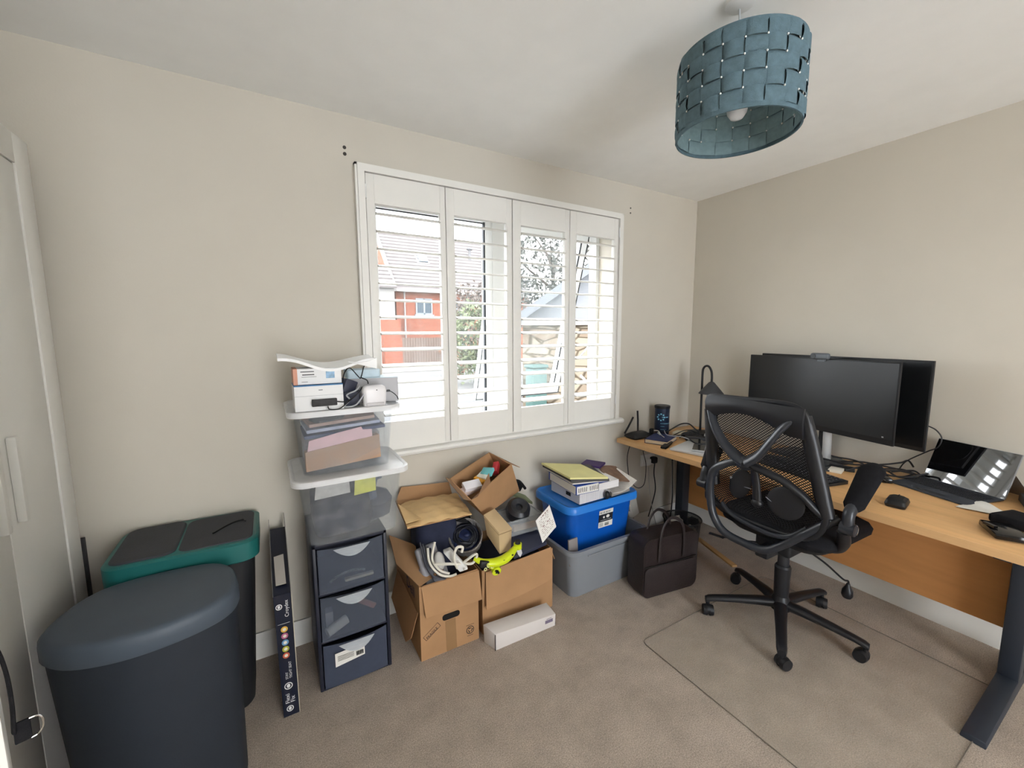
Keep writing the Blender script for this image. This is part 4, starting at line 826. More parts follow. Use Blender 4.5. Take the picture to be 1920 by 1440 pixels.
m = MB(); m.hexa([(1.345, 1.66, .645), (1.56, 1.60, .645), (1.64, 1.86, .642), (1.36, 1.93, .650), (1.345, 1.66, .651), (1.56, 1.60, .651), (1.64, 1.86, .648), (1.36, 1.93, .656)]); solo('white_folder', 'white sheet folder between the blue binder and dark folder', 'folder', m, paper)
m = MB(); m.hexa([(1.325, 1.65, .668), (1.525, 1.575, .658), (1.60, 1.82, .660), (1.34, 1.93, .668), (1.325, 1.65, .678), (1.525, 1.575, .668), (1.60, 1.82, .670), (1.34, 1.93, .678)]); solo('dark_folder', 'dark grey folder directly under the yellow folder', 'folder', m, mat('dark_folder', (66, 64, 64), .6))
m = MB(); m.hexa([(1.322, 1.652, .680), (1.515, 1.575, .671), (1.535, 1.82, .672), (1.335, 1.935, .682), (1.322, 1.652, .690), (1.515, 1.575, .681), (1.535, 1.82, .682), (1.335, 1.935, .692)]); solo('yellow_folder', 'pale yellow folder on top of the paper pile by the window', 'folder', m, mat('pale_yellow', (226, 220, 156), .7, var=.06, vscale=10))
m = MB(); m.box((1.655, 1.85, .655), (.10, .12, .012), R=Rz(.5)); solo('purple_booklet', 'dark purple booklet at the back right of the paper pile', 'booklet', m, mat('purple', (62, 40, 92), .6))
m = MB()
def mg(u, v): return (1.61+.165*u+.05*v, 1.64+.17*v+.02*u, .592+.035*v-.01*u+.008*math.sin(u*PI)+.02*(1-u))
m.sheet(mg, 10, 6, .006); t = solo('magazine', 'brown covered magazine sliding off the right side of the paper pile', 'magazine', m, mat('magazine_brown', (124, 96, 78), .4, var=.3, vscale=26), 'magazines sliding off the pile')
def mg2(u, v): return (1.595+.205*u, 1.615+.16*v+.02*u, .565+.030*v+.026*u-.02*math.sin(u*PI))
m = MB(); m.sheet(mg2, 10, 6, .005); solo('magazine', 'white magazine curling under the brown one on the blue tub', 'magazine', m, mat('magazine_white', (214, 210, 204), .4, var=.1, vscale=40), 'magazines sliding off the pile')
m = MB(); m.hexa(bb([(1.63, 1.66), (1.78, 1.67), (1.76, 1.90), (1.64, 1.89)], .5195, .560)); solo('brown_notebook', 'thick pale notebook under the magazines on the blue tub', 'book', m, mat('notebook', (156, 150, 142), .7))
m = lump((1.585, 1.648, .545), (.035, .03, .045), 3); solo('black_clip', 'small black bulldog clip at the front of the files', 'clip', m, blackp)

# ------------------------------------------------------------------ briefcase
bz = math.radians(-9)
t = thing('briefcase', 'dark brown leather briefcase with two handles on the floor by the grey crate', 'briefcase', (1.865, 1.497, 0), bz)
leather = mat('brown_leather', (44, 36, 36), .5, spec=.4, var=.2, vscale=14, bump=.3, bscale=90)
m = MB(); R = []
for yv, k in ((-.070, .022), (-.078, .0), (-.0, -.004), (.055, .0), (.06, .022)): R.append([(x*1, yv, z) for x, z in rrect(-.188+k, .188-k, .0+k*.6, .335-k, .045, 6)])
m.rings(R); m.build('body', leather, t, W=False, angle=50)
m = MB(); m.rings([[(x, yv, z) for x, z in rrect(-.180+k, .180-k, .010+k, .175-k, .03)] for yv, k in ((-.070, 0), (-.083, 0), (-.086, .008))]); m.build('front_pocket', leather, t, W=False, angle=50)
m = MB(); m.tube([(-.178, -.0785, .180), (-.05, -.080, .177), (.08, -.080, .180), (.178, -.0785, .184)], .003, 6); m.build('zip', mat('zip_dark', (24, 22, 22), .4), t, W=False)
for yy, tag_ in ((-.082, 0), (.03, 1)):
    m = MB(); P_ = catmull([(-.085, yy, .20), (-.082, yy-.002, .32), (-.06, yy+.0, .40), (0, yy+.01, .435), (.06, yy, .40), (.082, yy-.002, .32), (.085, yy, .20)], 6)
    m.tube(P_, .0085, 8, flat=.35, up=(0, 1, 0)); m.build('handle', leather, t, W=False)

# ------------------------------------------------------------------ waste bin
t = thing('waste_bin', 'black mesh waste paper bin lined with paper, between briefcase and desk leg', 'waste bin', (2.175, 1.60, 0))
m = MB(); n = 40; P_ = []
def sb_(u, v):
    a = 2*PI*u; r = .088+.022*v; return (2.175+r*math.cos(a), 1.60+r*math.sin(a), .0+.285*v)
m.sheet(sb_, 40, 6, 0, uvs=(.62, .285)); m.build('mesh_side', net('bin_mesh', (30, 30, 32), .006, .006, .55), t, angle=60)
m = MB(); m.lathe([(.088, 0), (.088, .006), (0.0, .006)], (2.175, 1.60, 0), 32, cap=False); m.lathe([(.086, 0), (.092, 0), (.092, .012), (.086, .012)], (2.175, 1.60, 0), 32, cap=False); m.build('base', blackp, t)
m = MB(); m.tube([(2.175+.112*math.cos(a), 1.60+.112*math.sin(a), .287) for a in [2*PI*k/36 for k in range(36)]], .005, 8, closed=True); m.build('rim', blackp, t)
for k, (dx, dy, dz, rr, lb) in enumerate(((-.04, .03, .21, .05, 'crumpled white paper at the left in the waste bin'), (.035, -.02, .19, .05, 'crumpled cream paper at the right in the waste bin'), (.01, .05, .24, .04, 'torn white wrapper at the back of the waste bin'))):
    m = MB(); bmesh.ops.create_icosphere(m.bm, subdivisions=2, radius=rr, matrix=Matrix.Translation((2.175+dx, 1.60+dy, dz))); rnd = random.Random(k)
    for v in m.bm.verts: v.co += Vector((rnd.uniform(-1, 1), rnd.uniform(-1, 1), rnd.uniform(-1, 1)))*.009
    solo('crumpled_paper', lb, 'waste paper', m, mat('waste_paper%d' % k, ((214, 212, 206), (202, 194, 176), (190, 188, 186))[k], .8), 'crumpled papers in the waste bin', angle=10)
# white frame gadget behind the blue tub
m = MB(); m.rope([(1.86, 1.83, .34), (1.90, 1.84, .40), (1.94, 1.86, .42), (1.99, 1.87, .42), (2.03, 1.86, .41), (1.97, 1.84, .37), (1.93, 1.80, .31)], .006, 8); m.box((1.97, 1.83, .32), (.09, .03, .14), R=Ry(-.3), bev=.008); m.box((1.965, 1.83, .125), (.05, .025, .25), bev=.005)
solo('white_stand', 'white wire and panel stand between the grey crate and waste bin', 'stand', m, mat('offwhite_stand', (190, 188, 180), .5))

# ------------------------------------------------------------------ desk
dk = thing('desk', 'long beech desk with modesty panel on dark metal legs along the right wall', 'desk', (2.41, 1.12, 0))
m = MB(); m.span((2.013, .20, .703), (2.79, 2.015, .730), bev=.002); m.build('desktop', wood, dk)
m = MB(); m.span((2.012, .199, .702), (2.0145, 2.016, .7305)); m.span((2.013, 2.0145, .703), (2.79, 2.0165, .730)); m.build('edge_band', mat('beech_edge', (214, 172, 122), .45, var=.04, vscale=3, stretch=(30, 1, 30)), dk)
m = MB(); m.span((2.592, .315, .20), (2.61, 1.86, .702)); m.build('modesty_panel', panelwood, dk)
legm = mat('leg_grey', (44, 50, 60), .45)
for y in (1.875, .300):
    m = MB(); m.span((2.50, y-.030, .03), (2.575, y+.030, .665), bev=.006); m.span((2.10, y-.022, .665), (2.72, y+.022, .702), bev=.004)
    m.hexa([(2.05, y-.033, 0), (2.72, y-.033, 0), (2.72, y+.033, 0), (2.05, y+.033, 0), (2.055, y-.03, .022), (2.70, y-.03, .055), (2.70, y+.03, .055), (2.055, y+.03, .022)], bev=.003)
    m.build('leg', legm, dk)
m = MB(); m.box((2.17, .40, .693), (.10, .05, .018), bev=.003); m.build('cable_bracket', legm, dk)
m = MB(); m.box((2.10, 1.93, .694), (.06, .05, .016), bev=.003); m.build('clamp', blackp, dk)

# wall socket
t = thing('wall_socket', 'white double wall socket with a black plug, below the desk end', 'socket', (2.33, YB, .50))
m = MB(); m.span((2.285, YB-.010, .475), (2.43, YB, .56), bev=.003); m.build('plate', whitep, t)
m = MB(); m.box((2.325, YB-.03, .512), (.045, .045, .05), bev=.01); m.build('adapter', whitep, t)
m = MB(); m.box((2.395, YB-.03, .515), (.045, .045, .05), bev=.012); m.rope([(2.395, YB-.04, .49), (2.385, YB-.045, .42), (2.40, YB-.05, .30), (2.36, YB-.06, .20), (2.30, YB-.08, .12)], .004, 8); m.build('plug', blackp, t)
m = MB(); m.rope([(2.11, 1.98, .70), (2.09, 1.99, .60), (2.11, 2.0, .50), (2.13, 2.0, .42), (2.22, 2.01, .34), (2.29, 2.01, .36), (2.30, 2.01, .50), (2.255, 2.0, .62), (2.28, 1.97, .70)], .0028, 6); solo('hanging_cable', 'thin black cable drooping in a loop below the desk end', 'cable', m, blackp)
m = MB(); m.rope([(2.42, 1.93, .70), (2.46, 1.925, .66), (2.475, 1.925, .55), (2.485, 1.925, .40), (2.50, 1.93, .2), (2.49, 1.94, .02)], .0045, 6); solo('leg_cable', 'black cable running down along the far desk leg', 'cable', m, blackp)
m = MB(); m.rope([(2.27, 1.96, .50), (2.275, 1.95, .35), (2.29, 1.93, .2), (2.33, 1.9, .01)], .0028, 6); solo('white_thin_cable', 'thin white cable hanging below the wall socket', 'cable', m, mat('cable_white', (170, 168, 162), .5))

# chair mat and strip
mm = clear('mat_vinyl', (210, 198, 184), .17, .45)
mm.node_tree.nodes['Transparent BSDF'].inputs['Color'].default_value = (1, 1, 1, 1)
mt = mat('vinyl_line', (120, 112, 102), .4)
t = thing('chair_mat', 'clear vinyl chair mat lying on the carpet under the office chair', 'chair mat', (1.98, .76, 0))
m = MB(); R = [[(x, y, z) for x, y in rrect(1.425, 2.45, .30, 1.235, .03)] for z in (.0005, .003)]; m.rings(R); m.build('sheet', mm, t)
m = MB(); P_ = [(x, y, .0035) for x, y in rrect(1.425, 2.45, .30, 1.235, .03)]; m.tube(P_, .0018, 6, closed=True); m.build('edge', mt, t)
m = MB(); m.box((2.462, 1.55, .006), (.035, .36, .012), R=Rz(-.34), bev=.002); solo('mat_reflection_strip', 'tan strip standing in for the mat edge reflection, beside the waste bin', 'strip', m, mat('tan_strip', (190, 150, 100), .5))  # tan colour stands in for the desk panel reflected in the mat lip

# ------------------------------------------------------------------ office chair
ch = thing('office_chair', 'black mesh office chair with five castors seen from behind at the desk', 'office chair', (2.11, .975, 0), 0)
hub = Vector((2.11, .975, 0))
cp = mat('chair_plastic', (30, 31, 35), .38, spec=.5, var=.08)
cpl = mat('chair_frame_plastic', (44, 47, 53), .30, spec=.55, var=.05)
m = MB(); m.lathe([(.0, .075), (.034, .075), (.044, .085), (.044, .12), (.034, .145), (.03, .16), (0, .16)], hub, 28); base = m.build('base_hub', cp, ch)
m = MB(); m.cyl(hub+Vector((0, 0, .15)), hub+Vector((0, 0, .30)), .032, .036); m.cyl(hub+Vector((0, 0, .30)), hub+Vector((0, 0, .31)), .036, .03); m.build('column_sleeve', cp, ch)
m = MB(); m.cyl(hub+Vector((0, 0, .31)), hub+Vector((0, 0, .44)), .025); m.build('gas_column', mat('gas_dark', (44, 46, 50), .3), ch)
for k in range(5):
    a = math.radians(64+72*k); d = Vector((math.cos(a), math.sin(a), 0)); s_ = Vector((-math.sin(a), math.cos(a), 0)); R = []
    for r, w_, zc, hh in ((.02, .030, .108, .040), (.10, .027, .106, .036), (.20, .023, .098, .028), (.29, .021, .088, .022), (.325, .021, .082, .022), (.342, .017, .074, .022)):
        c0 = hub+d*r+Vector((0, 0, zc)); R.append([c0+s_*(w_*math.cos(t))+Vector((0, 0, hh*.5*math.sin(t)+(.006 if math.sin(t) > 0 else 0))) for t in [2*PI*i/12 for i in range(12)]])
    m = MB(); m.rings(R); lg = m.build('leg', cp, ch, angle=60)
    rot = a+.9+k*.7; f = Vector((math.cos(rot), math.sin(rot), 0)); g_ = Vector((-math.sin(rot), math.cos(rot), 0)); c0 = hub+d*.330+f*.012
    m = MB(); 
    for sg in (-1, 1): m.cyl(c0+g_*(sg*.007)+Vector((0, 0, .028)), c0+g_*(sg*.024)+Vector((0, 0, .028)), .028, .025, seg=24)
    m.cyl(c0-g_*.009+Vector((0, 0, .032)), c0+g_*.009+Vector((0, 0, .032)), .025, seg=20); m.cyl(hub+d*.330+Vector((0, 0, .05)), hub+d*.330+Vector((0, 0, .075)), .009); m.build('castor', blackp, lg, angle=50)
# mechanism and seat
m = MB(); m.span((1.99, .895, .405), (2.25, 1.055, .475), bev=.015, seg=3); m.span((1.90, .945, .405), (2.02, 1.005, .45), bev=.01); m.build('mechanism', blackp, ch)
m = MB(); R = []
def seatring(k, z, dz=0): return [(x, y, z+.03*max(0, (1.98-x))*0-.035*max(0, (x-2.22)/.2)**2) for x, y in rrect(1.915+k, 2.44-k, .730+k, 1.215-k, .09, 8)]
m.rings([seatring(.03, .505), seatring(.0, .52), seatring(-.004, .55), seatring(.01, .575), seatring(.04, .587), seatring(.12, .59)]); m.build('seat', blackf, ch, angle=60)
m = MB(); m.rings([seatring(.10, .465), seatring(.04, .482), seatring(.01, .515)]); m.build('seat_pan', blackp, ch, angle=60)
m = MB(); m.tube([(2.0, 1.02, .43), (1.97, 1.12, .41), (1.955, 1.20, .397)], .005, 8); m.box((1.95, 1.225, .394), (.018, .075, .008), R=Rz(.2), bev=.003); m.build('lever', cp, ch)
m = MB(); m.rope([(2.17, .93, .41), (2.28, .87, .32), (2.37, .825, .232), (2.398, .812, .218), (2.40, .811, .20)], .0045, 8); rod = m.build('tilt_rod', blackp, ch)
m = MB(); m.lathe([(.0, -.075), (.018, -.073), (.024, -.06), (.022, -.035), (.010, -.012), (.007, 0)], (2.40, .811, .205), 20); m.build('tilt_knob', cp, rod)
# backrest in chair coordinates: plane near x = 1.88, leaning back with height
def bx(z): return 1.915-.05*(z-.5)
def BK(y, z, dx=0): return Vector((bx(z)+dx-.10*max(0, (z-.62))*0, y, z))
top = [(1.262, .60), (1.245, .72), (1.250, .90), (1.268, 1.05), (1.270, 1.105), (1.245, 1.128), (1.15, 1.132), (1.04, 1.135), (.93, 1.137), (.87, 1.130), (.832, 1.10), (.815, 1.04), (.79, .93), (.755, .80), (.735, .70), (.755, .62), (.80, .575), (.88, .555), (1.02, .55), (1.13, .56), (1.20, .575)]
P_ = catmull([BK(y, z) for y, z in top], 4, True)
m = MB(); m.tube(P_, .013, 10, closed=True, flat=.8); m.build('back_frame', cp, ch, angle=60)
# side uprights are broad
m = MB()
for sgn, pts in ((1, [(1.262, 1.06), (1.255, .95), (1.245, .80), (1.240, .72), (1.236, .68)]), (-1, [(.842, 1.09), (.815, 1.00), (.79, .90), (.765, .80), (.748, .73), (.738, .69)])):
    m = MB(); PP = catmull([BK(y, z, .012) for y, z in pts], 5); m.tube(PP, .031, 10, flat=.85, up=(1, 0, 0)); m.build('back_upright', cp, ch, angle=60)
# top band with arched lower edge
m = MB()
def tb(u, v):
    y = 1.262-(1.262-.826)*u; zt = 1.128; zb = 1.025+.058*math.sin(PI*min(1, u*1.15))-.02*u; return BK(y, zt+(zb-zt)*v, -.008-.012*math.sin(PI*v))
m.sheet(tb, 16, 6, .014); m.build('top_band', cp, ch, angle=60)
m = MB()
def edge(z):
    import bisect
    L = [(.56, 1.15), (.60, 1.24), (.72, 1.24), (.90, 1.248), (1.05, 1.26), (1.12, 1.26)]; Rr = [(.56, .86), (.60, .77), (.70, .74), (.80, .757), (.93, .79), (1.04, .815), (1.12, .845)]
    def ip(T):
        for i in range(len(T)-1):
            if z <= T[i+1][0]: f = (z-T[i][0])/(T[i+1][0]-T[i][0]); return T[i][1]+(T[i+1][1]-T[i][1])*max(0, f)
        return T[-1][1]
    return ip(L), ip(Rr)
def ms(u, v):
    z = .56+.56*v; a, b = edge(z); y = a+(b-a)*u; return BK(y, z, .02*math.sin(PI*u)+.015*math.sin(PI*v))
m.sheet(ms, 20, 20, 0, uvs=(.49, .56)); m.build('back_mesh', net('chair_net', (30, 31, 34), .0165, .0115, .40), ch, angle=60)
# Y shaped spine and the big lower hoop, standing behind the mesh
def Q(y, z, dx=-.05): return Vector((bx(z)+dx, y, z))
m = MB()
m.tube(catmull([Q(1.245, 1.06, -.015), Q(1.205, .985, -.035), Q(1.145, .915), Q(1.09, .872), Q(1.045, .852)], 6), [.019, .019, .020, .024, .034], 12, flat=.55)
m.tube(catmull([Q(.858, 1.090, .0), Q(.90, 1.04, -.03), Q(.945, .965, -.045), Q(.985, .90), Q(1.035, .855)], 6), [.022, .021, .022, .026, .036], 12, flat=.55)
m.ball(Q(1.045, .846), .052, (.4, 1, .62), 16)
m.build('spine_fork', cpl, ch, angle=60)
m = MB(); R = catmull([Q(1.06, .853, -.045), Q(1.125, .825, -.055), Q(1.185, .78, -.06), Q(1.205, .72, -.06), Q(1.205, .63, -.06), Q(1.185, .54, -.06), Q(1.13, .475, -.055), Q(1.03, .455, -.04), Q(.95, .46, -.03), Q(.875, .52, -.01), Q(.80, .60, .0), Q(.735, .665, .02), Q(.705, .69, .04)], 6)
m.tube(R, .020, 12, flat=.9); m.build('hoop', cpl, ch, angle=60)
m = MB(); m.tube(catmull([Q(1.02, .845, -.045), Q(.95, .83, -.05), Q(.885, .81, -.04), Q(.82, .765, -.02), Q(.77, .71, .0), Q(.735, .68, .02), Q(.705, .675, .045)], 6), [.024, .022, .022, .022, .024, .026, .02], 12, flat=.7); m.build('spine_arm', cp, ch, angle=60)
m = MB(); m.tube(catmull([Q(1.19, .76, -.05), Q(1.235, .72, -.01), Q(1.262, .695, .02)], 5), .016, 10); m.build('spine_arm', cp, ch, angle=60)
m = MB(); m.tube(catmull([Q(1.005, .455, -.03), Q(1.0, .42, .03), (1.98, .985, .40)], 5), [.03, .03], 10, flat=.6); m.build('hoop_bracket', cp, ch)
m = MB(); m.tube(catmull([Q(1.175, .60, -.01), Q(1.13, .568, -.02), Q(1.03, .545, -.022), Q(.93, .54, -.02), Q(.86, .56, -.01), Q(.80, .62, 0)], 6), .011, 10); m.build('lower_rail', cpl, ch)
# lumbar support
m = MB(); m.tube([Q(1.015, .835, -.03), Q(1.005, .75, -.022), Q(1.0, .675, -.02)], [.018, .020], 12, flat=.7); m.ball(Q(1.0, .665, -.02), .026, (.8, 1, .8), 14); m.build('lumbar_bar', cp, ch, angle=60)
for yc, zc, ry, rz_, rot in ((1.085, .728, .050, .078, .35), (.885, .702, .078, .072, -.35)):
    m = MB(); m.ball(BK(yc, zc, -.012), 1, (.008, ry, rz_), 24, R=Rx(rot)); m.build('lumbar_pad', mat('lumbar_black', (32, 33, 37), .5), ch, angle=60)
m = MB(); m.rope([Q(1.12, .742, -.012), Q(1.085, .722, -.016), Q(1.03, .722, -.02)], .002, 6); m.rope([Q(.965, .705, -.016), Q(.93, .69, -.016), Q(.895, .695, -.012)], .002, 6); m.box(Q(1.125, .745, -.012), (.006, .022, .012), bev=.002); m.build('lumbar_wire', mat('wire_silver', (150, 154, 165), .3), ch)
m = MB(); m.tube([Q(1.268, 1.082, -.014), Q(1.238, 1.083, -.016)], .0025, 8); m.build('rivet', chrome, ch)
# armrests, flipped part way up
for nm, y, b0, b1 in (('near', .668, Vector((1.93, .668, .735)), Vector((2.105, .660, .905))), ('far', 1.278, Vector((1.90, 1.272, .735)), Vector((1.99, 1.282, .855)))):
    d = (b1-b0); n_ = 14; R = []; side = Vector((0, 1, 0)); nrm = d.normalized().cross(side).normalized()
    for i in range(n_+1):
        f = i/n_; w_ = (.034+.014*f)*min(1, (math.sin(PI*min(1, max(0, f*.97+.015)))*2.2)**.5); th = .024*min(1, (math.sin(PI*max(.01, min(.99, f)))*2.5)**.5)
        c0 = b0+d*f; R.append([c0+side*(w_*math.cos(t))+nrm*(th*math.sin(t)) for t in [2*PI*k/16 for k in range(16)]])
    m = MB(); m.rings(R); ar = m.build('armrest', blackf, ch, angle=70)
    piv = Vector((b0.x-.01, y-.002, .672)); m = MB(); m.tube(catmull([b0+d*.12, b0-d*.05, piv], 5), [.022, .018, .02], 12); m.cyl(piv-Vector((0, .024, 0)), piv+Vector((0, .024, 0)), .024); m.build('arm_bracket', cpl, ar, angle=50)
    sg = -1 if y < 1 else 1
    m = MB(); m.rope([piv+Vector((.018*math.cos(a), .0255*sg, .02*math.sin(a))) for a in (-1.2, -.6, 0, .6, 1.2)], .0022, 6); m.build('arm_trim', chrome, ar)
m = MB(); m.tube(catmull([(1.92, .68, .655), (1.99, .70, .58), (2.05, .74, .52), (2.10, .78, .485)], 5), [.022, .024, .026, .026], 12, flat=.7); m.build('arm_post', cp, ch, angle=60)
m = MB(); m.tube(catmull([(1.90, 1.262, .655), (1.95, 1.25, .58), (2.0, 1.22, .52), (2.05, 1.17, .485)], 5), [.02, .022, .024, .024], 12, flat=.7); m.build('arm_post', cp, ch, angle=60)

# ------------------------------------------------------------------ monitors
def monitor(label, a, b, z0, z1, th, bz, hz):
    """a = left end, b = right end of the screen's lower edge, as seen from the chair"""
    a = Vector(a); b = Vector(b); d = (b-a); L = d.length; ang = math.atan2(d.y, d.x); mid = (a+b)/2
    t = thing('monitor', label, 'monitor', (mid.x, mid.y, .7305), ang, 'monitors on the desk')
    m = MB(); m.span((-L/2, 0, z0-.7305), (L/2, th, z1-.7305), bev=.003); m.build('casing', blackp, t, W=False)
    m = MB(); m.span((-L/2+bz, -.001, z0-.7305+hz), (L/2-bz, .002, z1-.7305-bz)); m.build('screen', mat('screen_off', (22, 24, 27), .28, spec=.5), t, W=False)
    return t, L
t, L = monitor('wide black monitor in front with a webcam clipped on top', (2.700, 1.534, 0), (2.503, .729, 0), .902, 1.299, .012, .007, .028)
m = MB(); m.box((0.04, .020, .28), (.20, .02, .16), bev=.006); m.cyl((0.085, .045, .012), (0.085, .032, .30), .020); m.build('stand', mat('stand_silver', (188, 188, 188), .35), t, W=False)
m = MB(); m.box((0.0, .02, .006), (.34, .22, .012), bev=.004); m.build('foot', mat('foot_dark', (62, 64, 68), .4), t, W=False)
m = MB(); m.box((L/2-.045, -.0012, .208), (.008, .001, .006)); m.build('power_light', mat('silver_mark', (170, 170, 175), .3), t, W=False)
t, L = monitor('second black monitor standing behind and to the right', (2.775, 1.502, 0), (2.60, .645, 0), .881, 1.307, .014, .006, .02)
m = MB(); m.box((-.05, .030, .28), (.20, .03, .18), bev=.01); m.box((-.05, .05, .15), (.035, .02, .30)); m.box((-.05, .04, .003), (.20, .08, .006), bev=.002); m.build('stand', blackp, t, W=False)
t = thing('webcam', 'grey webcam clipped on the top edge of the front monitor', 'webcam', (2.578, 1.085, 1.297), math.radians(-104))
m = MB(); m.box((0, -.006, .014), (.098, .028, .034), bev=.011, seg=3); m.box((.0, .012, -.004), (.04, .02, .02)); m.build('body', mat('webcam_grey', (98, 104, 110), .4), t, W=False)
m = MB(); m.cyl((-.026, -.019, .014), (-.026, -.0225, .014), .012); m.build('lens', blackg, t, W=False)

# ------------------------------------------------------------------ desk lamp
t = thing('desk_lamp', 'slim black desk lamp with conical shade in the room corner', 'desk lamp', (2.60, 1.80, .7305))
m = MB(); m.lathe([(0, 0), (.085, 0), (.088, .006), (.08, .016), (.02, .026), (0, .027)], (2.60, 1.80, .7305), 32); m.build('base', blackp, t)
m = MB(); m.tube([(2.60, 1.80, .75)]+catmull([(2.60, 1.803, 1.15), (2.60, 1.80, 1.19), (2.60, 1.782, 1.212), (2.60, 1.757, 1.210), (2.60, 1.737, 1.18), (2.60, 1.731, 1.14), (2.60, 1.731, 1.10)], 6), .0075, 10); m.build('stem', blackp, t, angle=60)
m = MB(); m.lathe([(.010, .10), (.018, .095), (.078, .022), (.080, .018), (.076, .018), (.016, .088)], (2.60, 1.731, 1.008), 36, cap=False); m.build('shade', mat('lamp_grey', (58, 59, 62), .55), t, angle=50)
m = MB(); m.lathe([(.074, .019), (.070, .026), (.0, .03)], (2.60, 1.731, 1.006), 32, cap=False); m.build('diffuser', whitep, t)

# ------------------------------------------------------------------ desk clutter
t = thing('wifi_router', 'black router with two antennas at the window end of the desk', 'router', (2.15, 1.955, .7305))
m = MB(); R = [[(x, y, z) for x, y in rrect(2.065+k, 2.24-k, 1.90+k, 2.015-k, .02)] for z, k in ((.7305, .012), (.742, .0), (.752, .004), (.768, .03))]; m.rings(R); m.build('body', blackp, t, angle=50)
m = MB(); m.tube([(2.20, 2.005, .76), (2.192, 2.0, .84), (2.186, 2.0, .905)], .0065, 8); m.build('antenna', blackp, t)
m = MB(); m.tube([(2.068, 2.0, .76), (2.10, 2.0, .80), (2.145, 2.0, .865)], .0065, 8); m.build('antenna', blackp, t)
t = thing('supplement_tub', 'tall dark blue cylindrical tub with black lid behind the books on the desk', 'tub', (2.385, 1.955, .7305))
m = MB(); m.lathe([(0, 0), (.048, 0), (.05, .004), (.05, .182), (.046, .186)], (2.385, 1.955, .7305), 36); m.build('body', mat('tub_navy', (26, 40, 66), .35, var=.2, vscale=9), t)
m = MB(); m.lathe([(.0, .183), (.052, .183), (.053, .187), (.053, .200), (.049, .203), (0, .203)], (2.385, 1.955, .7305), 36); m.build('lid', blackp, t)
m = MB()
base_a = math.radians(232)
for k in range(8):
    a = 2*PI*k/8; aa = base_a-.35+.022*math.cos(a)/.05; m.box((2.385+.0505*math.cos(aa), 1.955+.0505*math.sin(aa), .855+.022*math.sin(a)), (.009, .009, .009), R=Rz(aa))
m2 = []
for i, (z, w_) in enumerate(((.855, .9), (.810, 1.5), (.768, .9), (.79, .5))):
    n = 12; a0 = base_a-(.2 if i == 0 else .35)
    for k in range(n):
        if random.random() < .18: continue
        aa = a0+w_*k/n; m.box((2.385+.0505*math.cos(aa), 1.955+.0505*math.sin(aa), z), (.0012, .0028, .006 if i < 2 else .002), R=Rz(aa))
m.build('print', mat('tub_print', (130, 196, 222), .5), t)
def book(name, label, c, d, rz, cover, group=None, cat='book'):
    t = thing(name, label, cat, (c[0], c[1], c[2]), rz, group)
    m = MB(); m.span((-d[0]/2+.003, -d[1]/2+.003, .002), (d[0]/2-.003, d[1]/2, d[2]-.002)); m.build('pages', mat('book_pages', (222, 208, 182), .8, var=.06, vscale=3, stretch=(1, 1, 300)), t, W=False)
    m = MB(); m.span((-d[0]/2, -d[1]/2, d[2]-.003), (d[0]/2, d[1]/2, d[2])); m.span((-d[0]/2, -d[1]/2, 0), (d[0]/2, d[1]/2, .003)); m.span((-d[0]/2, d[1]/2-.003, 0), (d[0]/2, d[1]/2, d[2])); m.build('cover', cover, t, W=False); return t
book('closed_book', 'dark blue book lying closed beside the black router', (2.20, 1.805, .7305), (.205, .145, .028), math.radians(22), mat('book_blue', (34, 44, 92), .5))
m = MB(); m.box((2.135, 1.705, .739), (.034, .17, .016), R=Rz(-1.15), bev=.006); solo('spectacle_case', 'slim black case on the desk in front of the blue book', 'case', m, blackp)
m = MB(); m.rope([(2.22, 1.97, .75), (2.27, 1.90, .775), (2.24, 1.84, .762), (2.20, 1.78, .763)], .003, 6); m.box((2.235, 1.85, .768), (.012, .05, .008), R=Rz(-.6), bev=.002); solo('white_usb_cable', 'white usb cable lying over the blue book', 'cable', m, mat('cable_pale', (196, 196, 192), .5))
m = MB(); m.rope([(2.31, 1.87, .775), (2.26, 1.80, .765), (2.30, 1.72, .765), (2.33, 1.68, .75), (2.36, 1.64, .738)], .0028, 6); solo('grey_usb_cable', 'grey cable curving from the book towards the tablet', 'cable', m, mat('cable_pale2', (170, 172, 176), .5))
m = MB(); m.box((2.255, 1.93, .76), (.03, .028, .05), R=Rz(.4), bev=.005); m.box((2.215, 1.93, .748), (.05, .02, .02), bev=.004); solo('plug_adapter', 'small black plug adapter between router and blue tub', 'adapter', m, blackp)
m = MB(); m.rope([(2.33, 1.90, .74), (2.37, 1.86, .78), (2.43, 1.83, .815), (2.50, 1.82, .81), (2.54, 1.80, .775), (2.56, 1.76, .74)], .0045, 8)
m.rope([(2.36, 1.84, .74), (2.42, 1.80, .775), (2.49, 1.79, .77), (2.53, 1.76, .74)], .0035, 8)
for k in range(4): m.rope([(2.30+.02*k, 1.83-.03*k, .742), (2.37+.02*k, 1.76, .76+.004*k), (2.45, 1.72-.02*k, .75), (2.52, 1.74, .742)], .003, 6)
solo('desk_cable_tangle', 'tangle of black cables around the desk lamp base', 'cable', m, blackp)
m = MB(); m.box((2.43, 1.845, .746), (.09, .06, .03), R=Rz(.3), bev=.008, seg=3); solo('cream_adapter', 'cream power adapter left of the lamp base', 'adapter', m, mat('cream_plastic', (224, 214, 190), .4))
m = MB(); m.ball((2.42, 1.77, .752), 1, (.045, .035, .021), 18); solo('round_gadget', 'rounded black gadget in front of the cream adapter', 'gadget', m, blackp)
m = MB(); m.box((2.42, 1.665, .747), (.20, .055, .032), R=Rz(-.75), bev=.012, seg=3); solo('headset_case', 'long black rounded case in front of the lamp base', 'case', m, mat('case_charcoal', (44, 45, 50), .5))
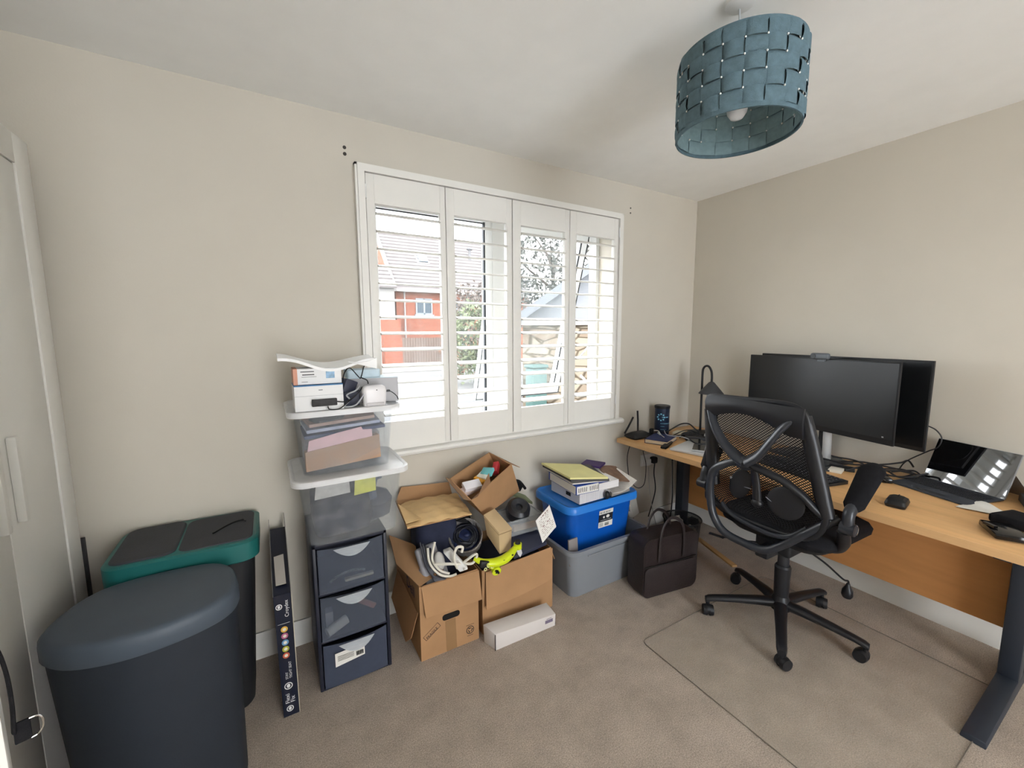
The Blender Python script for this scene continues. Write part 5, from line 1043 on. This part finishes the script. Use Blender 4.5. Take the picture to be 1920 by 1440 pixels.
m = MB(); m.box((2.545, 1.70, .785), (.03, .028, .045), R=Rz(.3), bev=.005); m.box((2.545, 1.70, .746), (.05, .04, .03), R=Rz(.3), bev=.005); solo('white_charger', 'white plug charger standing near the lamp base', 'charger', m, whitep)
m = MB(); m.box((2.47, 1.58, .755), (.028, .026, .045), R=Rz(.2), bev=.004); solo('white_plug', 'small white plug at the back corner of the silver tablet', 'plug', m, whitep)
t = thing('silver_laptop', 'closed silver laptop lying flat at the front edge of the desk', 'laptop', (2.25, 1.56, .7305), math.radians(14))
m = MB(); m.box((0, 0, .008), (.32, .225, .014), bev=.004); m.build('body', mat('silver_lid', (206, 208, 212), .3, metal=.2), t, W=False)
m = MB(); m.box((0, 0, .0005), (.30, .205, .001)); m.build('foot_pad', blackp, t, W=False)
def phone(label, c, rz, cm):
    t = thing('smartphone', label, 'smartphone', c, rz, 'phones on the closed laptop')
    m = MB(); m.box((0, 0, .0045), (.145, .072, .009), bev=.003); m.build('body', cm, t, W=False)
    m = MB(); m.box((0, 0, .0092), (.132, .066, .0008)); m.build('screen', blackg, t, W=False)
phone('silver edged phone lying on the closed silver laptop', (2.20, 1.525, .7465), math.radians(32), mat('phone_silver', (190, 192, 196), .3))
phone('dark phone at the back of the closed silver laptop', (2.335, 1.63, .7465), math.radians(60), blackp)
# keyboard
def keyboard(name, label, c, rz, L, Dp, th=.018, rows=5, cols=18):
    t = thing(name, label, 'keyboard', c, rz)
    m = MB(); m.hexa([(-L/2, -Dp/2, 0), (L/2, -Dp/2, 0), (L/2, Dp/2, 0), (-L/2, Dp/2, 0), (-L/2, -Dp/2, th*.55), (L/2, -Dp/2, th*.55), (L/2, Dp/2, th), (-L/2, Dp/2, th)], bev=.002); m.build('case', blackp, t, W=False)
    m = MB()
    for r in range(rows):
        for k in range(cols):
            if k in (13,) : continue
            y = -Dp/2+.012+(Dp-.024)*(r+.5)/rows; x = -L/2+.01+(L-.02)*(k+.5)/cols; m.box((x, y, th*(.58+.42*(y/Dp+.5))+.0025), ((L-.02)/cols*.84, (Dp-.024)/rows*.84, .004), bev=.001, seg=1)
    m.build('keys', mat('key_black', (38, 40, 46), .5), t, W=False)
    m = MB(); rnd = random.Random(4)
    for r in range(rows):
        for k in range(cols):
            if k == 13: continue
            y = -Dp/2+.012+(Dp-.024)*(r+.5)/rows; x = -L/2+.01+(L-.02)*(k+.5)/cols; m.box((x-.002, y+.001, th*(.58+.42*(y/Dp+.5))+.0046), (.003, .004, .0005))
    m.build('legends', mat('legend_white', (190, 190, 195), .6), t, W=False)
keyboard('keyboard', 'full size black keyboard on the desk in front of the monitor', (2.30, 1.045, .7305), math.radians(-90-15), .44, .13)
m = MB(); m.box((2.44, 1.12, .736), (.11, .34, .011), R=Rz(.26), bev=.004); solo('document_tray', 'dark flat tray under the front monitor behind the keyboard', 'tray', m, mat('tray_dark', (58, 60, 64), .5))
m = MB(); m.box((2.47, .93, .738), (.07, .055, .015), R=Rz(.2), bev=.002); solo('sticky_note_pad', 'block of pale sticky notes behind the keyboard', 'note pad', m, mat('note_cream', (224, 218, 204), .8))
m = MB(); m.box((2.52, .97, .736), (.06, .19, .011), R=Rz(.35), bev=.003); solo('dark_card_wallet', 'flat black wallet between sticky notes and monitor stand', 'wallet', m, blackp)
# mouse
t = thing('mouse', 'black faceted wireless mouse near the front edge of the desk', 'mouse', (2.195, .607, .7305), math.radians(8))
m = MB(); R = [[(x, y, z) for x, y in rrect(-.052+k, .052-k, -.034+k*.7, .034-k*.7, .014)] for z, k in ((0, .004), (.012, 0), (.026, .006), (.034, .02))]; m.rings(R); m.build('shell', blackp, t, W=False, angle=30)
m = MB(); m.box((.026, 0, .033), (.02, .005, .008), bev=.002); m.build('wheel', cp, t, W=False)
# cables under monitors at right
m = MB(); rnd = random.Random(21)
paths = [[(2.56, 1.03, .76), (2.60, .92, .75), (2.66, .82, .765), (2.73, .76, .78), (2.765, .74, .79), (2.775, .72, .76)],
         [(2.52, .98, .75), (2.56, .90, .745), (2.60, .80, .75), (2.66, .74, .755), (2.70, .66, .742)],
         [(2.60, 1.0, .77), (2.66, .92, .76), (2.62, .84, .745), (2.56, .80, .75), (2.60, .72, .742), (2.70, .70, .742)],
         [(2.50, .90, .74), (2.58, .84, .765), (2.63, .78, .75), (2.59, .72, .742), (2.64, .66, .75), (2.70, .70, .76), (2.66, .77, .742)],
         [(2.60, .70, .742), (2.66, .64, .77), (2.71, .68, .742), (2.72, .75, .75), (2.66, .82, .742)],
         [(2.57, 1.1, .75), (2.62, 1.0, .742), (2.68, .9, .755), (2.74, .82, .742), (2.74, .74, .742)]]
for p in paths: m.rope(p, .0042, 6, 8)
solo('monitor_cables', 'messy black cables on the desk behind the right end of the monitor', 'cable', m, mat('cable_matt', (28, 28, 31), .5))
m = MB(); m.rope([(2.65, .655, 1.0), (2.65, .625, .985), (2.655, .605, .95), (2.655, .615, .905), (2.665, .65, .875), (2.70, .73, .80), (2.72, .76, .742)], .003, 6)
solo('hanging_monitor_cable', 'thin black cable hanging off the right edge of the rear monitor', 'cable', m, blackp)
m = MB(); m.rope([(2.53, .83, .742), (2.49, .76, .75), (2.46, .72, .742)], .004, 6); m.box((2.50, .745, .742), (.07, .045, .022), R=Rz(.6), bev=.006); solo('black_dongle', 'black dock with glinting port left of the tablet keyboard', 'dock', m, blackg)
# tablet with kickstand and cover keyboard
ang = math.radians(-109)          # direction of the hinge from far end to near end
yw = math.radians(19); hd = Vector((-math.sin(yw), -math.cos(yw), 0)); bd = Vector((math.cos(yw), -math.sin(yw), 0)); b0 = Vector((2.705, .665, .7405)); Lk = .292
t = thing('tablet_computer', 'tablet computer with kickstand and cover keyboard reflecting the window shutters', 'tablet computer', (2.63, .535, .7305))
tilt = math.radians(21); upv = Vector((bd.x*math.sin(tilt), bd.y*math.sin(tilt), math.cos(tilt))); nrm = hd.cross(upv).normalized()
if nrm.dot(bd) < 0: nrm = -nrm
a_ = b0; Lh = Lk; Hs = .201
def scr(u0, u1, v0, v1, n0, n1):
    q = [a_+hd*u0+upv*v0, a_+hd*u1+upv*v0, a_+hd*u1+upv*v1, a_+hd*u0+upv*v1]; return [p+nrm*n0 for p in q]+[p+nrm*n1 for p in q]
m = MB(); m.hexa(scr(0, Lh, 0, Hs, 0, .0085), bev=.0015); tb_ = m.build('tablet_body', mat('tablet_metal', (150, 152, 156), .35, metal=.6), t)
m = MB(); m.hexa(scr(.002, Lh-.002, .002, Hs-.002, -.0006, .0004)); scm = mat('tablet_glass', (12, 13, 16), .03, spec=1.0, coat=1.0); scm.node_tree.nodes['Principled BSDF'].inputs['Coat Roughness'].default_value = .02
scm.node_tree.nodes['Principled BSDF'].inputs['Specular IOR Level'].default_value = 1; scm.node_tree.nodes['Principled BSDF'].inputs['IOR'].default_value = 1.7; m.build('screen', scm, tb_)
m = MB(); kb0 = a_+upv*.11+nrm*.0085; foot = a_+bd*.16; foot.z = .7315
m.hexa([kb0+hd*.0, kb0+hd*Lh, foot+hd*Lh, foot+hd*0, kb0+hd*0+nrm*.002, kb0+hd*Lh+nrm*.002, foot+hd*Lh+nrm*.002, foot+nrm*.002]); m.build('kickstand', mat('tablet_metal', (150, 152, 156)), t)
kq = [a_-Vector((0, 0, .004)), a_+hd*Lh-Vector((0, 0, .004)), a_+hd*Lh-bd*.212-Vector((0, 0, .009)), a_-bd*.212-Vector((0, 0, .009))]
m = MB(); m.hexa([p for p in kq]+[p+Vector((0, 0, .005)) for p in kq], bev=.001); kc = m.build('cover_keyboard', mat('alcantara', (54, 58, 66), .85, var=.1, vscale=120), t)
m = MB()
for r in range(6):
    for k in range(14):
        p = a_+hd*(.012+(Lh-.024)*(k+.5)/14)-bd*(.02+.105*(r+.5)/6)+Vector((0, 0, .0015-.005*(.02+.105*(r+.5)/6)/.212)); m.box(p, (.0155, .0145, .002), R=Rz(ang), bev=.0005, seg=1)
m.build('keys', mat('key_dark', (34, 36, 42), .5), kc)
p = a_+hd*Lh/2-bd*.172+Vector((0, 0, -.0035)); m = MB(); m.box(p, (.10, .055, .001), R=Rz(ang)); m.build('touchpad', mat('touchpad', (46, 50, 57), .35), kc)
m = MB()
def pp(u, v): return (2.36+.06*v+.03*u+.10*v*(1-u), .475-.12*u-.03*v, .7318+.006*math.sin(u*7)*v+.002*math.sin(v*9)+.004)
m.sheet(pp, 10, 8, .001); solo('crumpled_receipt', 'crumpled white paper by the near corner of the cover keyboard', 'paper', m, paper, angle=60)
m = MB(); m.box((2.175, .315, .745), (.13, .085, .022), R=Rz(.5), bev=.006); m.box((2.155, .345, .762), (.04, .012, .008), R=Rz(.9)); solo('black_wallet', 'worn black wallet at the near end of the desk edge', 'wallet', m, blackg)
m = MB(); m.box((2.33, .30, .750), (.13, .12, .036), R=Rz(-.3), bev=.012, seg=3); solo('black_pouch', 'soft black pouch behind the wallet at the near end of desk', 'pouch', m, blackf)
m = MB(); m.box((2.62, .29, .748), (.18, .10, .034), R=Rz(.3), bev=.004); solo('dark_organiser', 'dark desk organiser partly cut off behind the tablet', 'organiser', m, mat('organiser', (58, 62, 64), .6))

# ------------------------------------------------------------------ ceiling pendant
px_, py_ = 1.315, .838
t = thing('pendant_lamp', 'ceiling pendant with large teal woven felt drum shade', 'pendant lamp', (px_, py_, 2.4))
m = MB(); m.lathe([(0, -.018), (.030, -.018), (.040, -.012), (.042, 0), (0, 0)], (px_-.06, py_-.03, 2.4), 28); m.build('ceiling_rose', whitep, t)
m = MB(); m.tube([(px_-.055, py_-.025, 2.385), (px_-.01, py_-.005, 2.28), (px_, py_, 2.19)], .0028, 8); m.build('flex', mat('flex_grey', (176, 180, 182), .5), t)
m = MB(); m.cyl((px_, py_, 2.175), (px_, py_, 2.225), .018); m.build('lamp_holder', whitep, t)
m = MB(); m.lathe([(0, -.075), (.018, -.07), (.028, -.055), (.03, -.04), (.024, -.018), (.014, 0), (.013, .015)], (px_, py_, 2.175), 24, cap=False); m.build('bulb', mat('frosted_glass', (226, 228, 230), .3), t, angle=60)
felt = mat('teal_felt', (98, 120, 129), .95, spec=.15, var=.12, vscale=60, bump=.5, bscale=500); felti = mat('teal_felt_inside', (120, 142, 146), .95, spec=.15, var=.1, vscale=60)
ZB, ZH, RR, NC, NR = 2.055, 2.282, .175, 20, 5
sh = MB()
def cell(m, i0, i1, z0, z1, over):
    n = 6*(i1-i0)
    def f(u, v):
        a = 2*PI*(i0+(i1-i0)*u)/NC; r = RR+.0035*(math.sin(PI*u) if over == 'h' else math.sin(PI*v))**.6*1.0+(.0005); return (px_+r*math.cos(a), py_+r*math.sin(a), z0+(z1-z0)*v)
    m.sheet(f, n, 4)
m = MB(); hgt = (ZH-ZB-.014)/NR
for j in range(-1, NR+1):
    for i in range(NC):
        pass
g = .0012
for j in range(NR):
    for i in range(NC):
        z0 = ZB+.010+hgt*j; z1 = z0+hgt; ph = (i+j) % 2 == 0; a0, a1 = i, i+1
        def f(u, v, a0=a0, z0=z0, z1=z1, ph=ph):
            a = 2*PI*(a0+u)/NC; wv = (math.sin(PI*u) if ph else math.sin(PI*v)); e = (1 if (0.02 < (v if ph else u) < .98) else 0)
            r = RR-.001+.0065*max(0, wv)**.45; return (px_+r*math.cos(a), py_+r*math.sin(a), z0+(z1-z0)*v)
        s_ = .035
        def f2(u, v, f=f): return f(u, v)
        m.sheet(f2, 6, 6)
m.lathe([(RR-.004, ZB-2.055), (RR+.001, ZB-2.055), (RR+.002, .012), (RR-.004, .012)], (px_, py_, 2.055), 80, cap=False)
m.lathe([(RR-.004, .215), (RR+.001, .215), (RR+.001, .227), (RR-.004, .227)], (px_, py_, 2.055), 80, cap=False)
shade = m.build('shade', felt, t, angle=50)
m = MB()
for j in range(NR):
    for i in range(NC):
        z0 = ZB+.010+hgt*j; z1 = z0+hgt; ph = (i+j) % 2 == 1
        def f(u, v, i=i, z0=z0, z1=z1, ph=ph):
            a = 2*PI*(i+u)/NC; wv = (math.sin(PI*u) if ph else math.sin(PI*v)); r = RR-.003-.003*max(0, wv)**.45; return (px_+r*math.cos(a), py_+r*math.sin(a), z0+(z1-z0)*v)
        m.sheet(f, 4, 4)
m.build('shade_lining', felti, t, angle=50)
m = MB(); 
for j in range(1, NR):
    for i in range(NC):
        if (i*7+j*3) % 10 in (4,): continue
        a = 2*PI*i/NC; z = ZB+.010+hgt*j
        m.ball((px_+(RR+.0015)*math.cos(a), py_+(RR+.0015)*math.sin(a), z), .0028, (1, 1, 1), 8)
        m.ball((px_+(RR-.0055)*math.cos(a), py_+(RR-.0055)*math.sin(a), z), .0028, (1, 1, 1), 8)
m.build('light_dots', mat('light_dot_white', (238, 240, 236), .3), t)  # white beads painted as daylight showing through holes in the weave
m = MB()
for k in range(3):
    a = 2*PI*k/3+.4; m.tube([(px_+.02*math.cos(a), py_+.02*math.sin(a), 2.20), (px_+(RR-.006)*math.cos(a), py_+(RR-.006)*math.sin(a), 2.268)], .0018, 6)
m.build('spider', whitep, t)
